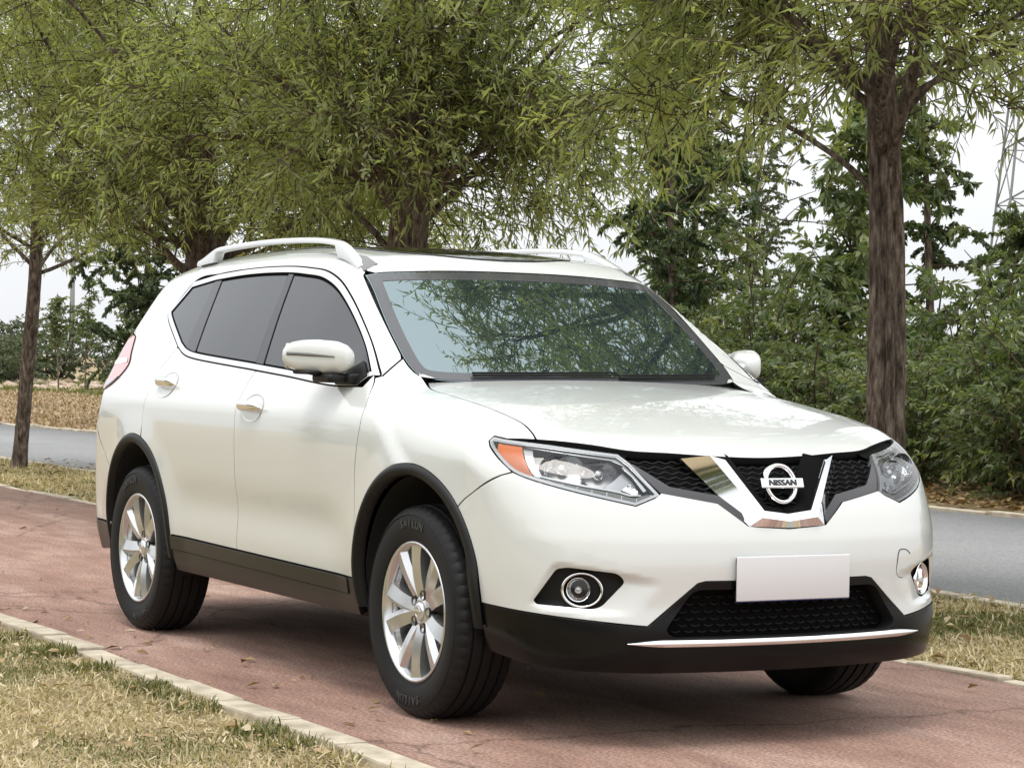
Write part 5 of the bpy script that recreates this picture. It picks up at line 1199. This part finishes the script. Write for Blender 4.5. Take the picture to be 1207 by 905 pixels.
# -- wheels
def wheel():
    hubm=lathe([(.19,.06),(.19,-.02),(.08,-.03),(.03,-.035)],40)
    disc=lathe([(.155,.012),(.155,-.006),(.075,-.010),(.07,-.03),(.02,-.032)],40)
    root=mk('wheel',*disc,STEEL,car)
    mk('wheel_back',*lathe([(.215,.10),(.215,.06),(.02,.06)],32),MATTBLK,root)
    # tyre
    NS=216; R_=.360
    prof=[(.226,.090),(.232,.100),(.262,.112),(.300,.1165),(.330,.112),(.345,.103),(.3535,.092)]
    tread=[(.3565,.084,1),(.3585,.074,1),(.3585,.066,0),(.3515,.064,0),(.3515,.058,0),(.3600,.056,2),(.3612,.040,2),(.3612,.026,0),(.353,.024,0),(.353,.017,0),(.3615,.015,2),(.3618,0.003,2)]
    full=[(r,y,1 if i>=5 else 0) for i,(r,y) in enumerate(prof)]+tread; full+= [(r,-y,t) for r,y,t in full[::-1]]
    th=np.arange(NS)*2*np.pi/NS; V=[];k=len(full)
    for i,a in enumerate(th):
        for r,y,t in full:
            rr=r
            if t==1 and i%4==0: rr=r-.0045
            if t==2 and (i+2*(y>0))%6==0: rr=r-.002
            V.append((rr*np.cos(a),y,rr*np.sin(a)))
    Fc=[(i*k+q,i*k+q+1,((i+1)%NS)*k+q+1,((i+1)%NS)*k+q) for i in range(NS) for q in range(k-1)]
    ty=sharp(mk('tyre',V,Fc,RUBBER,root),30)
    # rib rings on the outer wall
    mk('tyre_rib',*cat_mesh([lathe([(.2445,-.104),(.246,-.1075),(.2475,-.105)],96),lathe([(.325,-.1125),(.3265,-.1155),(.328,-.112)],96)]),RUBBER,ty)
    # raised lettering: top and bottom of the wall
    for base in (-90,90):
        for i,ch in enumerate('SAILUN'):
            a=math.radians(base-(i-2.5)*-0+ (2.5-i)*5.6); t=text_mesh(ch,.038,.0012,'tyre_lettering',RUBTXT,ty)
            o=Vector((math.cos(a),0,math.sin(a))); out=Vector((0,-1,0)); rgt=out.cross(o)*-1; rgt=o.cross(out)
            rr=.296; p=o*rr+Vector((0,-.1172,0)); rgt=Vector((math.sin(a),0,-math.cos(a)))
            t.matrix_local=Matrix(((rgt[0],o[0],out[0],p[0]),(rgt[1],o[1],out[1],p[1]),(rgt[2],o[2],out[2],p[2]),(0,0,0,1)))
    # rim: lip, barrel, spokes
    bar=lathe([(.218,.09),(.208,.06),(.204,-.02),(.209,-.055),(.216,-.078)],72); rimb=mk('rim',*bar,ALLOYIN,root)
    lip=lathe([(.209,-.058),(.217,-.080),(.222,-.094),(.227,-.103),(.233,-.107),(.238,-.104),(.239,-.096),(.232,-.090)],96); mk('rim_lip',*lip,ALLOY,rimb)
    for kx in range(5):
        for sg in (-1,1):
            c=38+72*kx
            rs_=np.linspace(.030,.2235,16); V=[]
            for r in rs_:
                t=(r-.030)/.1935; an=math.radians(c+sg*(10.5+5.0*t))
                w=.0265+.0080*t+.004*max(0,t-.8)*5; y=-.083-.012*t-.004*math.sin(t*3.14)+.016*(1-t)**3
                rad=np.array([math.cos(an),0,math.sin(an)]); tan=np.array([-math.sin(an),0,math.cos(an)]); p=rad*r
                inn=.0105 if t>.25 else .0105*t*4
                ridge=-w*.35*sg
                prof=[(-w,.055),(-w,.013 if sg>0 else .007),(ridge,-.003),(w,.007 if sg>0 else .013),(w,.055)]
                for off,dy in prof: V.append(p+tan*off+np.array([0,y+dy,0]))
            m=5; Fc=[(i*m+q,i*m+q+1,(i+1)*m+q+1,(i+1)*m+q) for i in range(15) for q in range(4)]+[(0,1,2,3,4)]
            sharp(mk('spoke',V,Fc,ALLOY,rimb),16)
    hub=lathe([(.062,-.02),(.061,-.066),(.052,-.074),(.040,-.078),(.034,-.080),(.033,-.074)],40); mk('rim_hub',*hub,ALLOY,rimb)
    cap=lathe([(.033,-.074),(.032,-.0835),(.022,-.0865),(.001,-.0875)],32); cp_=mk('hub_cap',*cap,SATIN,rimb)
    v,f=lathe([(.0155,-.0855),(.017,-.0892),(.0185,-.0855)],28); b2=box((-.023,-.0892,-.004),(.023,-.085,.004),.001); V,Fc=cat_mesh([(v,f),b2]); mk('hub_emblem',V,Fc,CHROME,cp_)
    for kx in range(5):
        a=math.radians(2+72*kx); x,z=.058*math.cos(a),.058*math.sin(a)
        v,f=lathe([(.0165,-.079),(.0150,-.079),(.0145,-.050),(.001,-.0495)],18); mk('nut_well',v+[x,0,z],f,STEEL,rimb)
        v,f=lathe([(.0095,-.05),(.0095,-.066),(.007,-.069),(.001,-.069)],6); mk('wheel_nut',v+[x,0,z],f,SATIN,rimb,smooth=False)
    return root
w0=wheel(); w0.location=(0,-.785,.3585)
for x,y in ((-2.705,-.785),(0,.785),(-2.705,.785)):
    c=copy_tree(w0,car); c.location=(x,y,.3585)
    if y>0: c.rotation_euler=(0,0,math.pi)
    c.rotation_euler.y=0
for c in car.children:
    if c.name=='wheel.001': c.rotation_euler=(0,math.radians(-16),0)
# -- dark inner shell, added so panel gaps look shaded; floor and cabin
x=np.linspace(-3.45,.52,110); ph=np.linspace(-.28,math.pi+.28,70); X,PH=np.meshgrid(x,ph,indexing='ij')
P=map_side(np.stack([X.ravel(),PH.ravel()*.9],1),flow); N=grad(flow,P); P=P-N*.032; P=P.reshape(110,70,3)
Fc=[]
for i in range(109):
    for j in range(69):
        c=(P[i,j]+P[i+1,j+1])/2
        if min(math.hypot(c[0],c[2]-.36),math.hypot(c[0]+2.705,c[2]-.36))<.52 and c[2]<.9: continue
        if c[2]>1.06 and c[0]<-.36: continue
        Fc.append((i*70+j,i*70+j+1,(i+1)*70+j+1,(i+1)*70+j))
mk('inner_shell',P.reshape(-1,3),Fc,MATTBLK,car,smooth=False)
P=map_side(np.stack([X.ravel(),PH.ravel()*.9],1),fupp); N=grad(fupp,P); P=(P-N*.03).reshape(110,70,3); Fc=[]
for i in range(109):
    for j in range(69):
        c=(P[i,j]+P[i+1,j+1])/2
        if c[2]<1.03 or c[0]>XWS(c[1],c[2])-.05: continue
        Fc.append((i*70+j,i*70+j+1,(i+1)*70+j+1,(i+1)*70+j))
mk('headlining',P.reshape(-1,3),Fc,INT,car,smooth=False)
u=np.linspace(-1.15,1.15,50); zz=np.linspace(.28,.97,14); U,Z=np.meshgrid(u,zz,indexing='ij')
P=map_cyl(np.stack([U.ravel(),Z.ravel()],1),flow); N=grad(flow,P); P=P-N*.085
k=(np.hypot(P[:,0],P[:,2]-.36)>.50)|(np.abs(P[:,1])<.5)
mk('nose_shell',P,[q for q in [(i*14+j,i*14+j+1,(i+1)*14+j+1,(i+1)*14+j) for i in range(49) for j in range(13)] if all(k[list(q)])],MATTBLK,car,smooth=False)
UND=mat('underbody',(.012,.012,.012),.8)
V,Fc=cat_mesh([box((-3.45,-.56,.24),(.60,.56,.34),.03),box((-2.18,-.78,.27),(-.52,.78,.36),.03),box((.40,-.60,.255),(.80,.60,.30),.02),box((-3.55,-.70,.33),(-3.2,.70,.42),.03)]); mk('underbody',V,Fc,UND,car)
V,Fc=cat_mesh([lathe([(.03,-.72),(.03,.72)],12)]); V2=V+[0,0,.36]; V3=V+[-2.705,0,.36]; V,Fc=cat_mesh([(V2,Fc),(V3,Fc)]); mk('axle',V,Fc,STEEL,car)
cab=mk('dashboard',*cat_mesh([box((-.86,-.72,.78),(-.42,.72,1.045),.06,4),box((-.80,.20,.98),(-.58,.56,1.085),.04,4)]),INT,car)
def seat(x,y):
    s=mk('car_seat',*box((x-.45,y-.25,.52),(x+.05,y+.25,.68),.06,4),SEATM,car)
    b,f=box((-.09,-.24,0),(.07,.24,.62),.06,4); c,s_=math.cos(.25),math.sin(.25); b=np.stack([b[:,0]*c-b[:,2]*s_,b[:,1],b[:,0]*s_+b[:,2]*c],1)+[x-.42,y,.62]; mk('backrest',b,f,SEATM,s)
    b,f=box((-.05,-.13,.66),(.06,.13,.84),.05,4); b=np.stack([b[:,0]*c-b[:,2]*s_,b[:,1],b[:,0]*s_+b[:,2]*c],1)+[x-.42,y,.62]; mk('headrest',b,f,SEATM,s)
for y in (-.36,.36): seat(-1.12,y); seat(-1.98,y)
a=np.linspace(0,2*np.pi,37)[:-1]; P=np.stack([-.90+.05*np.sin(a),.36+.19*np.cos(a),1.02+.18*np.sin(a)],1); mk('steering_wheel',*tube(P,.014,8,closed=True),INT,car)
v,f=box((-.99,-.12,1.44),(-.965,.12,1.50),.015,3); mk('rear_view_mirror',v,f,INT,car)
